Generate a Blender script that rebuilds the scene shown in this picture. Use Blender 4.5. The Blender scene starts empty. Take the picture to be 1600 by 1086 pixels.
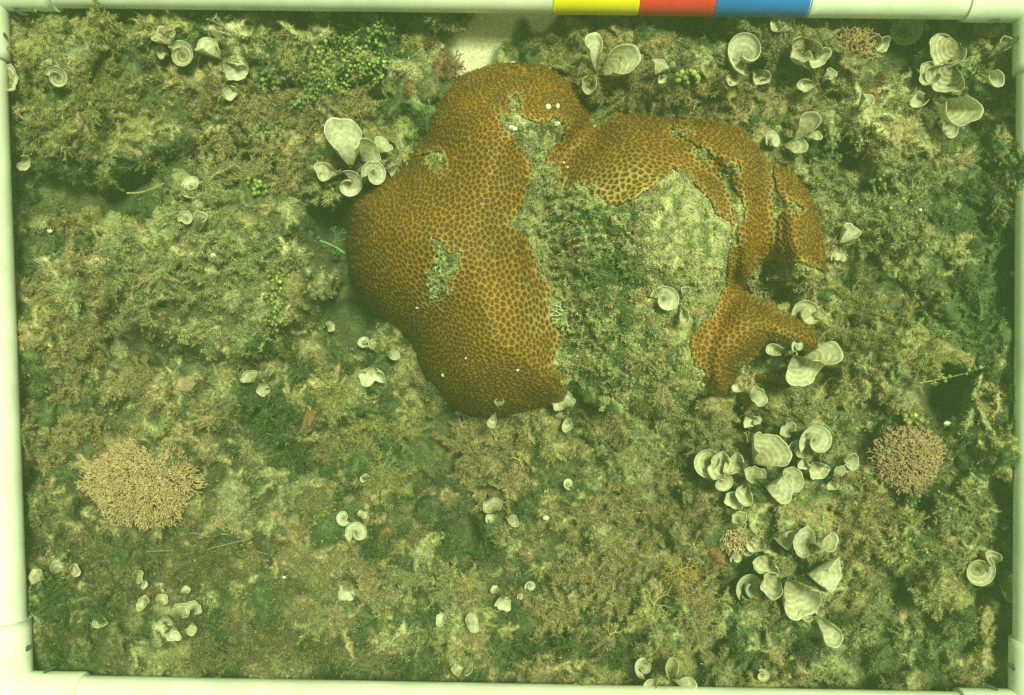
import bpy, math, random
import numpy as np
from mathutils.kdtree import KDTree

R = math.radians
sc = bpy.context.scene
col = sc.collection
rng = np.random.default_rng(7)
random.seed(7)

# ------------------------------------------------------------------ camera, light, exposure
S = 0.9 / 1600.0            # metres covered by one photo pixel on the seabed
HC_ = 1600.0                # camera height in the same unit
cam_d = bpy.data.cameras.new('camera')
cam = bpy.data.objects.new('camera', cam_d); col.objects.link(cam)
cam.location = (0, 0, HC_ * S)
cam.rotation_euler = (0, 0, 0)
cam_d.sensor_width = 36.0
cam_d.lens = 36.0
cam_d.clip_start = 0.01
cam_d.clip_end = 200.0
cam_d.dof.use_dof = True
cam_d.dof.focus_distance = 0.80
cam_d.dof.aperture_fstop = 16.0
sc.camera = cam

world = bpy.data.worlds.new('World'); sc.world = world
world.use_nodes = True
wn = world.node_tree; wn.nodes.clear()
wo = wn.nodes.new('ShaderNodeOutputWorld')
wb = wn.nodes.new('ShaderNodeBackground'); wb.inputs['Strength'].default_value = 0.09
sky = wn.nodes.new('ShaderNodeTexSky'); sky.sky_type = 'NISHITA'; sky.sun_disc = False
SUN_EL, SUN_AZ = R(72), R(40)      # azimuth clockwise from +Y
sky.sun_elevation = SUN_EL; sky.sun_rotation = SUN_AZ
wm = wn.nodes.new('ShaderNodeMix'); wm.data_type = 'RGBA'; wm.blend_type = 'MULTIPLY'
wm.inputs[0].default_value = 1.0
wm.inputs[7].default_value = (0.82, 0.92, 0.36, 1)     # a few metres of green water over the reef
wn.links.new(sky.outputs[0], wm.inputs[6])
wn.links.new(wm.outputs[2], wb.inputs['Color'])
wn.links.new(wb.outputs[0], wo.inputs['Surface'])

sun_d = bpy.data.lights.new('sun', 'SUN')
sun_d.energy = 4.5; sun_d.angle = R(13); sun_d.color = (0.84, 1.0, 0.58)
sun = bpy.data.objects.new('sun', sun_d); col.objects.link(sun)
sun.rotation_euler = (-(R(90) - SUN_EL), 0, -SUN_AZ)
sun.location = (0, 0, 3)

sc.view_settings.view_transform = 'Standard'
sc.view_settings.look = 'None'
sc.view_settings.gamma = 1.0
sc.view_settings.exposure = 0.87
sc.cycles.use_denoising = False
sc.cycles.max_bounces = 5
sc.cycles.diffuse_bounces = 3
sc.cycles.transparent_max_bounces = 4
sc.cycles.volume_bounces = 0

# ------------------------------------------------------------------ helpers
def lat_noise(u, v, scale, seed):
    """smooth lattice noise in 0..1 at photo-pixel coordinates"""
    g = np.random.default_rng(seed).random((256, 256))
    x = np.asarray(u, float) / scale + 50; y = np.asarray(v, float) / scale + 50
    xi = np.floor(x).astype(int); yi = np.floor(y).astype(int)
    fx = x - xi; fy = y - yi
    fx = fx * fx * (3 - 2 * fx); fy = fy * fy * (3 - 2 * fy)
    a = g[xi % 256, yi % 256]; b = g[(xi + 1) % 256, yi % 256]
    c = g[xi % 256, (yi + 1) % 256]; d = g[(xi + 1) % 256, (yi + 1) % 256]
    return (a * (1 - fx) + b * fx) * (1 - fy) + (c * (1 - fx) + d * fx) * fy

def fbm(u, v, scale, seed, octv=3):
    t = 0; a = 1.0; n = 0
    for k in range(octv):
        t = t + a * lat_noise(u, v, scale / 2 ** k, seed * 13 + k); n += a; a *= 0.5
    return t / n

def smooth(x, a, b):
    t = np.clip((x - a) / (b - a), 0, 1)
    return t * t * (3 - 2 * t)

def poly_sd(u, v, poly):
    """signed distance to a closed outline, positive inside"""
    u = np.asarray(u, float); v = np.asarray(v, float)
    d = np.full(u.shape, 1e9); ins = np.zeros(u.shape, bool)
    n = len(poly)
    for i in range(n):
        x0, y0 = poly[i]; x1, y1 = poly[(i + 1) % n]
        ex, ey = x1 - x0, y1 - y0
        t = np.clip(((u - x0) * ex + (v - y0) * ey) / (ex * ex + ey * ey + 1e-9), 0, 1)
        d = np.minimum(d, np.hypot(u - x0 - t * ex, v - y0 - t * ey))
        if y0 != y1:
            c = ((y0 > v) != (y1 > v)) & (u < ex * (v - y0) / ey + x0)
            ins ^= c
    return np.where(ins, d, -d)

def blur(a, n):
    for _ in range(n):
        a = (np.roll(a, 1, 0) + np.roll(a, -1, 0) + 2 * a) / 4
        a = (np.roll(a, 1, 1) + np.roll(a, -1, 1) + 2 * a) / 4
    return a

def Pw(u, v, z):
    """world position of the surface point seen at photo pixel (u, v) and height z"""
    u = np.asarray(u, float); v = np.asarray(v, float); z = np.asarray(z, float)
    f = (HC_ - z) / HC_
    return np.stack([(u - 800) * S * f, -(v - 543) * S * f, z * S], -1)

def mesh_obj(name, V, F, mat, parent=None, colr=None, attrs=None, shade=True, loc=None):
    """V (n,3) world coordinates; F (m,3|4) indices or list of such arrays"""
    if not isinstance(F, list): F = [F]
    F = [f for f in F if len(f)]
    me = bpy.data.meshes.new(name)
    V = np.asarray(V, np.float32)
    if loc is not None: V = V - np.asarray(loc, np.float32)
    me.vertices.add(len(V)); me.vertices.foreach_set('co', V.ravel())
    tot = sum(f.size for f in F)
    me.loops.add(tot)
    me.loops.foreach_set('vertex_index', np.concatenate([f.ravel() for f in F]).astype(np.int32))
    sizes = np.concatenate([np.full(len(f), f.shape[1]) for f in F]).astype(np.int32)
    me.polygons.add(len(sizes))
    me.polygons.foreach_set('loop_start', (np.cumsum(sizes) - sizes).astype(np.int32))
    me.update(calc_edges=True)
    if shade: me.polygons.foreach_set('use_smooth', np.ones(len(sizes), bool))
    if colr is not None:
        a = me.color_attributes.new('tint', 'FLOAT_COLOR', 'POINT')
        c = np.ones((len(V), 4), np.float32); c[:, :3] = colr
        a.data.foreach_set('color', c.ravel())
    for k, w in (attrs or {}).items():
        a = me.attributes.new(k, 'FLOAT', 'POINT')
        a.data.foreach_set('value', np.asarray(w, np.float32).ravel())
    me.materials.append(mat)
    o = bpy.data.objects.new(name, me); col.objects.link(o)
    if parent is not None: o.parent = parent
    elif loc is not None: o.location = tuple(float(t) for t in loc)
    return o

def tag(o, label=None, cat=None, group=None, kind=None):
    if label: o['label'] = label
    if cat: o['category'] = cat
    if group: o['group'] = group
    if kind: o['kind'] = kind
    return o

def empty(name, loc, label=None, cat=None, group=None):
    o = bpy.data.objects.new(name, None); col.objects.link(o)
    o.location = tuple(float(t) for t in loc); o.empty_display_size = 0.01
    return tag(o, label, cat, group)

def unit(a):
    return a / (np.linalg.norm(a, axis=-1, keepdims=True) + 1e-12)

def prisms(A, B, ra, rb, n=4):
    """tapered n-sided rods A->B (all in the same unit)"""
    A = np.atleast_2d(A).astype(float); B = np.atleast_2d(B).astype(float)
    ra = np.broadcast_to(ra, len(A)).astype(float); rb = np.broadcast_to(rb, len(A)).astype(float)
    d = unit(B - A)
    h = np.where(np.abs(d[:, 2:3]) < 0.9, np.array([[0, 0, 1.0]]), np.array([[1.0, 0, 0]]))
    x = unit(np.cross(d, h)); y = np.cross(d, x)
    th = np.arange(n) * 2 * math.pi / n
    ring = x[:, None] * np.cos(th)[None, :, None] + y[:, None] * np.sin(th)[None, :, None]
    V = np.concatenate([A[:, None] + ring * ra[:, None, None], B[:, None] + ring * rb[:, None, None],
                        (B + d * rb[:, None] * 0.8)[:, None]], 1)
    m = 2 * n + 1
    base = (np.arange(len(A)) * m)[:, None, None]
    i = np.arange(n); j = (i + 1) % n
    q = np.stack([i, j, j + n, i + n], 1)[None] + base
    t = np.stack([i + n, j + n, np.full(n, 2 * n)], 1)[None] + base
    return V.reshape(-1, 3), [q.reshape(-1, 4), t.reshape(-1, 3)]

def join(parts):
    """[(V, [F..], colour)] -> V, [quads, tris], colours"""
    Vs, Q, T, C = [], [], [], []; off = 0
    for V, F, c in parts:
        for f in F:
            if len(f): (Q if f.shape[1] == 4 else T).append(f + off)
        Vs.append(V); C.append(np.broadcast_to(np.asarray(c, float), (len(V), 3))); off += len(V)
    FF = []
    if Q: FF.append(np.concatenate(Q))
    if T: FF.append(np.concatenate(T))
    return np.concatenate(Vs), FF, np.concatenate(C)

def ico():
    p = (1 + 5 ** .5) / 2
    v = unit(np.array([[-1, p, 0], [1, p, 0], [-1, -p, 0], [1, -p, 0], [0, -1, p], [0, 1, p], [0, -1, -p], [0, 1, -p],
                       [p, 0, -1], [p, 0, 1], [-p, 0, -1], [-p, 0, 1]], float))
    f = [(0, 11, 5), (0, 5, 1), (0, 1, 7), (0, 7, 10), (0, 10, 11), (1, 5, 9), (5, 11, 4), (11, 10, 2), (10, 7, 6), (7, 1, 8),
         (3, 9, 4), (3, 4, 2), (3, 2, 6), (3, 6, 8), (3, 8, 9), (4, 9, 5), (2, 4, 11), (6, 2, 10), (8, 6, 7), (9, 8, 1)]
    v = list(map(tuple, v)); mid = {}
    def m(a, b):
        k = (min(a, b), max(a, b))
        if k not in mid:
            w = (np.array(v[a]) + np.array(v[b])) / 2; w /= np.linalg.norm(w)
            v.append(tuple(w)); mid[k] = len(v) - 1
        return mid[k]
    for _ in range(1):
        g = []
        for a, b, c in f:
            x, y, z = m(a, b), m(b, c), m(c, a)
            g += [(a, x, z), (b, y, x), (c, z, y), (x, y, z)]
        f = g
    return np.array(v), np.array(f)
ICO_V, ICO_F = ico()

def spheres(C, r):
    C = np.atleast_2d(C); r = np.broadcast_to(r, len(C)).astype(float)
    V = C[:, None] + ICO_V[None] * r[:, None, None]
    F = ICO_F[None] + (np.arange(len(C)) * len(ICO_V))[:, None, None]
    return V.reshape(-1, 3), [F.reshape(-1, 3)]

# ------------------------------------------------------------------ materials
def mat(name):
    m = bpy.data.materials.new(name); m.use_nodes = True
    nt = m.node_tree; b = nt.nodes['Principled BSDF']
    return m, nt, b

def N(nt, t, **kw):
    n = nt.nodes.new(t)
    for k, v in kw.items(): setattr(n, k, v)
    return n

def objcoord(nt):
    return N(nt, 'ShaderNodeNewGeometry').outputs['Position']

def noise_fac(nt, scale, detail=4, rough=0.6):
    n = N(nt, 'ShaderNodeTexNoise'); n.inputs['Scale'].default_value = scale
    n.inputs['Detail'].default_value = detail; n.inputs['Roughness'].default_value = rough
    nt.links.new(objcoord(nt), n.inputs['Vector'])
    return n.outputs['Fac']

def ramp(nt, fac, stops):
    r = N(nt, 'ShaderNodeValToRGB'); e = r.color_ramp.elements
    while len(e) < len(stops): e.new(0.5)
    for k, (p, c) in enumerate(stops):
        e[k].position = p; e[k].color = (*c, 1)
    nt.links.new(fac, r.inputs[0])
    return r.outputs[0]

def bump(nt, b, fac, strength, dist):
    n = N(nt, 'ShaderNodeBump'); n.inputs['Strength'].default_value = strength
    n.inputs['Distance'].default_value = dist
    nt.links.new(fac, n.inputs['Height']); nt.links.new(n.outputs[0], b.inputs['Normal'])

def mixc(nt, a, bb, fac, mode='MIX'):
    m = N(nt, 'ShaderNodeMix', data_type='RGBA', blend_type=mode)
    for s, i in ((fac, 0), (a, 6), (bb, 7)):
        if isinstance(s, (int, float)): m.inputs[i].default_value = s
        elif isinstance(s, tuple): m.inputs[i].default_value = (*s, 1)
        else: nt.links.new(s, m.inputs[i])
    return m.outputs[2]

def attr(nt, name):
    a = N(nt, 'ShaderNodeAttribute'); a.attribute_name = name
    return a

def tint_mat(name, rough=0.85, transl=0.25, spec=0.15, var=True):
    """material that takes its colour from the plant's own tint, with fine mottling"""
    m, nt, b = mat(name)
    c = attr(nt, 'tint').outputs['Color']
    if var:
        f = noise_fac(nt, 420, 2)
        c = mixc(nt, c, ramp(nt, f, [(0.3, (0.62, 0.62, 0.62)), (0.7, (1.25, 1.25, 1.2))]), 1.0, 'MULTIPLY')
    nt.links.new(c, b.inputs['Base Color'])
    b.inputs['Roughness'].default_value = rough
    b.inputs['Specular IOR Level'].default_value = spec
    if transl:
        t = N(nt, 'ShaderNodeBsdfTranslucent'); nt.links.new(c, t.inputs['Color'])
        x = N(nt, 'ShaderNodeMixShader'); x.inputs[0].default_value = transl
        nt.links.new(b.outputs[0], x.inputs[1]); nt.links.new(t.outputs[0], x.inputs[2])
        nt.links.new(x.outputs[0], nt.nodes['Material Output'].inputs['Surface'])
    return m

M_turf = tint_mat('seaweed', transl=0.3, var=False)
M_bead = tint_mat('grape_alga', rough=0.45, transl=0.2, spec=0.3)
M_twig = tint_mat('coralline', transl=0.0)

# seabed: dark algal mud, pale sand where the channel is
M_bed, nt, b = mat('seabed')
f1 = noise_fac(nt, 60, 6, 0.7); f2 = noise_fac(nt, 400, 3, 0.7)
c1 = mixc(nt, attr(nt, 'tint').outputs['Color'], ramp(nt, noise_fac(nt, 330, 5, 0.75), [(0.34, (0.30, 0.33, 0.30)), (0.5, (0.8, 0.8, 0.8)), (0.66, (1.35, 1.3, 1.2))]), 1.0, 'MULTIPLY')
c2 = ramp(nt, f2, [(0.30, (0.36, 0.33, 0.24)), (0.5, (0.54, 0.49, 0.36)), (0.68, (0.64, 0.59, 0.45))])
c3 = mixc(nt, c1, c2, attr(nt, 'sand').outputs['Fac'])
nt.links.new(c3, b.inputs['Base Color']); b.inputs['Roughness'].default_value = 0.95
bump(nt, b, f2, 0.7, 0.0012)

# live coral
M_coral, nt, b = mat('live_coral')
rid = attr(nt, 'ridge').outputs['Fac']
c1 = ramp(nt, rid, [(0.0, (0.105, 0.043, 0.006)), (0.38, (0.140, 0.059, 0.008)), (0.68, (0.225, 0.114, 0.017)), (1.0, (0.345, 0.212, 0.045))])
f = noise_fac(nt, 28, 4, 0.6)
c2 = mixc(nt, c1, ramp(nt, f, [(0.3, (0.70, 0.78, 0.9)), (0.7, (1.18, 1.10, 1.0))]), 1.0, 'MULTIPLY')
pale = attr(nt, 'pale').outputs['Fac']
pr = N(nt, 'ShaderNodeMath', operation='MULTIPLY'); nt.links.new(pale, pr.inputs[0]); nt.links.new(rid, pr.inputs[1])
c3 = mixc(nt, c2, (0.52, 0.38, 0.13), pr.outputs[0])
f3 = noise_fac(nt, 900, 2)
c4 = mixc(nt, c3, ramp(nt, f3, [(0.35, (0.8, 0.8, 0.8)), (0.65, (1.15, 1.15, 1.15))]), 1.0, 'MULTIPLY')
nt.links.new(c4, b.inputs['Base Color']); b.inputs['Roughness'].default_value = 0.6
b.inputs['Specular IOR Level'].default_value = 0.25
bump(nt, b, f3, 0.35, 0.0006)

# dead coral crust
M_crust, nt, b = mat('dead_crust')
f1 = noise_fac(nt, 120, 6, 0.75); f2 = noise_fac(nt, 700, 3, 0.7)
c1 = mixc(nt, attr(nt, 'tint').outputs['Color'], ramp(nt, f1, [(0.32, (0.6, 0.65, 0.6)), (0.65, (1.2, 1.15, 1.1))]), 1.0, 'MULTIPLY')
c2 = mixc(nt, c1, ramp(nt, f2, [(0.3, (0.5, 0.52, 0.5)), (0.7, (1.35, 1.3, 1.2))]), 1.0, 'MULTIPLY')
nt.links.new(c2, b.inputs['Base Color']); b.inputs['Roughness'].default_value = 0.95
bump(nt, b, f2, 0.9, 0.0015)

# stone
M_stone, nt, b = mat('stone')
f1 = noise_fac(nt, 90, 5, 0.7); f2 = noise_fac(nt, 600, 3)
oi = N(nt, 'ShaderNodeObjectInfo')
c1 = mixc(nt, oi.outputs['Color'], ramp(nt, f1, [(0.3, (0.45, 0.5, 0.45)), (0.65, (1.25, 1.2, 1.15))]), 1.0, 'MULTIPLY')
nt.links.new(c1, b.inputs['Base Color']); b.inputs['Roughness'].default_value = 0.9
bump(nt, b, f2, 0.8, 0.0012)

# padina fans: concentric chalky lines over a cream-green blade
M_fan, nt, b = mat('fan_alga')
rad = attr(nt, 'rad').outputs['Fac']
fn = noise_fac(nt, 130, 3)
m1 = N(nt, 'ShaderNodeMath', operation='MULTIPLY_ADD'); m1.inputs[1].default_value = 2.5
nt.links.new(fn, m1.inputs[0]); nt.links.new(attr(nt, 'dist').outputs['Fac'], m1.inputs[2])
m2 = N(nt, 'ShaderNodeMath', operation='MULTIPLY'); m2.inputs[1].default_value = 1.02; nt.links.new(m1.outputs[0], m2.inputs[0])
m3 = N(nt, 'ShaderNodeMath', operation='SINE'); nt.links.new(m2.outputs[0], m3.inputs[0])
m4 = N(nt, 'ShaderNodeMath', operation='MULTIPLY_ADD'); m4.inputs[1].default_value = 0.5; m4.inputs[2].default_value = 0.5
nt.links.new(m3.outputs[0], m4.inputs[0])
oi = N(nt, 'ShaderNodeObjectInfo')
c1 = mixc(nt, oi.outputs['Color'], (0.84, 0.82, 0.64), ramp(nt, m4.outputs[0], [(0.5, (0, 0, 0)), (1.0, (0.58, 0.58, 0.58))]))
c1 = mixc(nt, c1, (0.17, 0.15, 0.065), ramp(nt, rad, [(0.08, (0.9, 0.9, 0.9)), (0.62, (0.0, 0.0, 0.0))]))  # centre darkened by colour to stand in for shade inside the cup
c1 = mixc(nt, c1, (0.82, 0.81, 0.66), ramp(nt, rad, [(0.50, (0, 0, 0)), (1.0, (0.45, 0.45, 0.45))]))
f2 = noise_fac(nt, 260, 4, 0.7)
c1 = mixc(nt, c1, ramp(nt, f2, [(0.35, (0.72, 0.70, 0.62)), (0.6, (1.08, 1.08, 1.08))]), 1.0, 'MULTIPLY')
nt.links.new(c1, b.inputs['Base Color']); b.inputs['Roughness'].default_value = 0.7
b.inputs['Specular IOR Level'].default_value = 0.2
bump(nt, b, m4.outputs[0], 0.15, 0.0004)
t = N(nt, 'ShaderNodeBsdfTranslucent'); nt.links.new(c1, t.inputs['Color'])
x = N(nt, 'ShaderNodeMixShader'); x.inputs[0].default_value = 0.28
nt.links.new(b.outputs[0], x.inputs[1]); nt.links.new(t.outputs[0], x.inputs[2])
nt.links.new(x.outputs[0], nt.nodes['Material Output'].inputs['Surface'])

def plain(name, c, rough=0.4, dirt=0.85, scale=35, spec=0.4):
    m, nt, b = mat(name)
    f = noise_fac(nt, scale, 5, 0.65); f2 = noise_fac(nt, 500, 2)
    cc = mixc(nt, c, ramp(nt, f, [(0.3, (dirt, dirt, dirt * 0.96)), (0.62, (1, 1, 1))]), 1.0, 'MULTIPLY')
    cc = mixc(nt, cc, ramp(nt, f2, [(0.24, (0.7, 0.72, 0.62)), (0.31, (1, 1, 1))]), 1.0, 'MULTIPLY')
    nt.links.new(cc, b.inputs['Base Color']); b.inputs['Roughness'].default_value = rough
    b.inputs['Specular IOR Level'].default_value = spec
    return m
M_pvc = plain('white_pvc', (0.82, 0.80, 0.74), dirt=.78, scale=22)
M_yel = plain('yellow_tape', (0.86, 0.72, 0.01), 0.5, 0.9)
M_red = plain('red_tape', (0.72, 0.035, 0.03), 0.5, 0.85)
M_blu = plain('blue_tape', (0.012, 0.16, 0.62), 0.5, 0.85)
M_dark = plain('near_black', (0.035, 0.045, 0.04), 0.8)
M_shell = plain('shell', (0.66, 0.64, 0.56), 0.6)

# ------------------------------------------------------------------ relief of the seabed and the coral (heights in photo pixels)
ST = 2.0
U0, U1, V0, V1 = -340, 1940, -300, 1390
gu = np.arange(U0, U1 + 1, ST); gv = np.arange(V0, V1 + 1, ST)
GU, GV = np.meshgrid(gu, gv, indexing='ij')

def dome(u, v, cu, cv, ru, rv, h, rot=0, p=1.0):
    c, s = math.cos(R(rot)), math.sin(R(rot))
    x = ((u - cu) * c + (v - cv) * s) / ru; y = (-(u - cu) * s + (v - cv) * c) / rv
    return h * np.clip(1 - (x * x + y * y), 0, 1) ** p

def clump_field(u, v):
    return fbm(u + 25 * lat_noise(u, v, 40, 5), v + 25 * lat_noise(u, v, 40, 6), 62, 3, 3)

SAND = [(748, -40), (742, 30), (728, 52), (702, 66), (712, 84), (722, 100), (716, 112), (722, 124), (742, 120), (762, 100), (770, 76),
        (796, 62), (802, 40), (812, 24), (826, 30), (836, 52), (852, 48), (866, 30), (880, 10), (890, -40)]
def ground_base(u, v):
    n = clump_field(u, v)
    h = 60 * (fbm(u, v, 260, 1, 2) - 0.5) + 110 * (n - 0.5) + 12 * (fbm(u, v, 22, 4, 2) - .5)
    h = h + 55 * (n - 0.5) * smooth(v, 560, 700)
    h = h + dome(u, v, 345, 410, 180, 150, 125, 20, 0.55)
    h = h + dome(u, v, 440, 560, 120, 85, 42, -15, 0.8)
    h = h + dome(u, v, 300, 605, 75, 55, 26)
    h = h + dome(u, v, 360, 790, 70, 70, 30)
    h = h + dome(u, v, 230, 750, 120, 90, 22)
    h = h + dome(u, v, 1400, 380, 150, 260, 40, 0, 1.0)
    h = h + dome(u, v, 1200, 780, 150, 200, 26)
    h = h + dome(u, v, 1040, 120, 180, 90, 26)
    h = h + dome(u, v, 80, 130, 170, 140, 50)
    h = h - dome(u, v, 1468, 612, 62, 50, 120, -10, 0.6)
    h = h - dome(u, v, 512, 350, 42, 85, 70, -30)
    h = h - dome(u, v, 200, 300, 70, 55, 46)
    h = h - dome(u, v, 1535, 330, 70, 260, 30)
    h = h - dome(u, v, 1420, 60, 40, 60, 30)
    h = h - dome(u, v, 560, 470, 50, 60, 30)
    h = h - dome(u, v, 712, 845, 50, 50, 40)
    h = h - dome(u, v, 60, 900, 120, 260, 25)
    for a in ((640, 770, 50, 40, 32), (712, 840, 60, 44, 26), (690, 865, 30, 36, 20), (1115, 780, 45, 40, 50), (1400, 75, 50, 50, 40), (205, 312, 80, 50, 50), (110, 300, 60, 40, 45), (560, 500, 50, 40, 40), (432, 522, 42, 26, 45),
              (505, 690, 36, 60, 50), (900, 860, 60, 40, 40), (1020, 842, 40, 28, 35), (860, 1010, 90, 30, 40), (1330, 520, 36, 30, 40), (1290, 130, 28, 50, 40), (1130, 62, 55, 25, 40), (885, 172, 40, 20, 30),
              (330, 250, 40, 30, 40), (560, 150, 40, 50, 45), (640, 60, 45, 30, 40), (160, 700, 34, 60, 40), (480, 900, 60, 30, 35), (760, 780, 36, 30, 40), (1180, 985, 70, 30, 35), (1400, 920, 60, 40, 40), (1230, 260, 1, 1, 1), (1340, 250, 40, 26, 35), (1370, 400, 40, 26, 40), (1450, 500, 36, 50, 40)):
        h = h - dome(u, v, *a)
    ring = np.hypot((u - 345) / 180.0, (v - 410) / 150.0)
    h = h - 50 * np.exp(-((ring - 1.12) / .12) ** 2)
    h = h - 10 * smooth(-v, -110, -40)
    s = smooth(poly_sd(u, v, SAND), -22, 2)
    h = h * (1 - s) + (-10 + 3 * fbm(u, v, 60, 9)) * s
    return h
HG = ground_base(GU, GV)
_s_apron = poly_sd(GU, GV, [(640, 80), (900, 80), (950, 160), (1200, 170), (1310, 300), (1320, 460), (1290, 610), (1130, 650), (900, 680), (640, 640), (520, 440), (530, 310)])
HG = HG - 22 * np.exp(-((_s_apron) / 30.0) ** 2)

LOBES = [  # outline, height, shoulder width
    ([(800, 97), (850, 100), (895, 124), (918, 155), (930, 190), (915, 230), (890, 270), (885, 330), (890, 430), (900, 520), (900, 600), (885, 636),
      (830, 641), (780, 654), (740, 650), (700, 631), (668, 602), (650, 565), (640, 532), (602, 502), (566, 465), (546, 425), (540, 372),
      (550, 320), (588, 282), (630, 250), (654, 220), (666, 180), (690, 140), (728, 112), (765, 99)], 250, 190),
    ([(925, 200), (955, 176), (1000, 171), (1042, 182), (1085, 196), (1130, 225), (1160, 270), (1175, 340), (1165, 420), (1130, 490), (1120, 600),
      (1050, 650), (950, 650), (880, 600), (860, 480), (845, 330), (862, 250)], 235, 150),
    ([(1040, 195), (1062, 181), (1110, 184), (1160, 199), (1194, 232), (1210, 270), (1214, 330), (1206, 400), (1185, 440), (1140, 460), (1120, 380), (1110, 300), (1060, 240)], 208, 85),
    ([(1186, 250), (1226, 256), (1260, 288), (1286, 330), (1298, 380), (1296, 425), (1275, 452), (1225, 446), (1190, 400), (1190, 320)], 178, 80),
    ([(1072, 545), (1090, 505), (1128, 470), (1150, 450), (1205, 462), (1240, 484), (1277, 508), (1282, 540), (1262, 566), (1228, 552), (1206, 548),
      (1180, 570), (1148, 592), (1138, 624), (1100, 616), (1082, 582)], 155, 55),
    ([(1150, 586), (1185, 585), (1215, 575), (1262, 552), (1285, 560), (1270, 590), (1235, 605), (1180, 602)], 88, 24),
]
HCo = np.full(GU.shape, -60.0)
for poly, hh, rr in LOBES:
    wu = GU + 9 * (fbm(GU, GV, 70, 21) - .5); wv = GV + 9 * (fbm(GU, GV, 70, 22) - .5)
    d = poly_sd(wu, wv, poly)
    t = np.clip(d / rr, 0, 1)
    z = (hh + 40) * np.sqrt(np.clip(1 - (1 - t) ** 2, 0, 1)) - 40
    z = np.where(d <= 0, -60, z)
    k = 14.0   # smooth union
    HCo = np.maximum(HCo, z) + np.maximum(k - np.abs(HCo - z), 0) ** 2 / (4 * k) * ((z > -50) & (HCo > -50))
inside = HCo > -59
sm = blur(np.where(inside, HCo, -45), 10)
HCo = np.where(inside, np.minimum(sm, HCo + 12), HCo)
for _k in range(3):
    HCo = np.where(inside, np.maximum(HCo, blur(HCo, 70) - 1), HCo)
HCo = np.where(inside, blur(HCo, 3), HCo)
HCo = HCo + np.where(inside, dome(GU, GV, 1062, 365, 110, 100, 44, 0, 0.8) - dome(GU, GV, 850, 235, 60, 40, 22) - dome(GU, GV, 850, 360, 45, 110, 26)
                     - dome(GU, GV, 985, 570, 100, 90, 30) + 9 * (fbm(GU, GV, 120, 31) - .5) + 3 * (fbm(GU, GV, 36, 33) - .5), 0)



BR = np.array([0.375, 0.300, 0.155]); GG = np.array([0.345, 0.345, 0.175]); OL = np.array([0.335, 0.305, 0.130])
DG = np.array([0.095, 0.128, 0.052]); RB = np.array([0.250, 0.140, 0.070]); YG = np.array([0.27, 0.30, 0.11]); DB = np.array([0.175, 0.165, 0.082])
PG = np.array([0.50, 0.46, 0.265])
KIND = [BR, GG, OL, DG, RB, YG, DB, PG]
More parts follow.
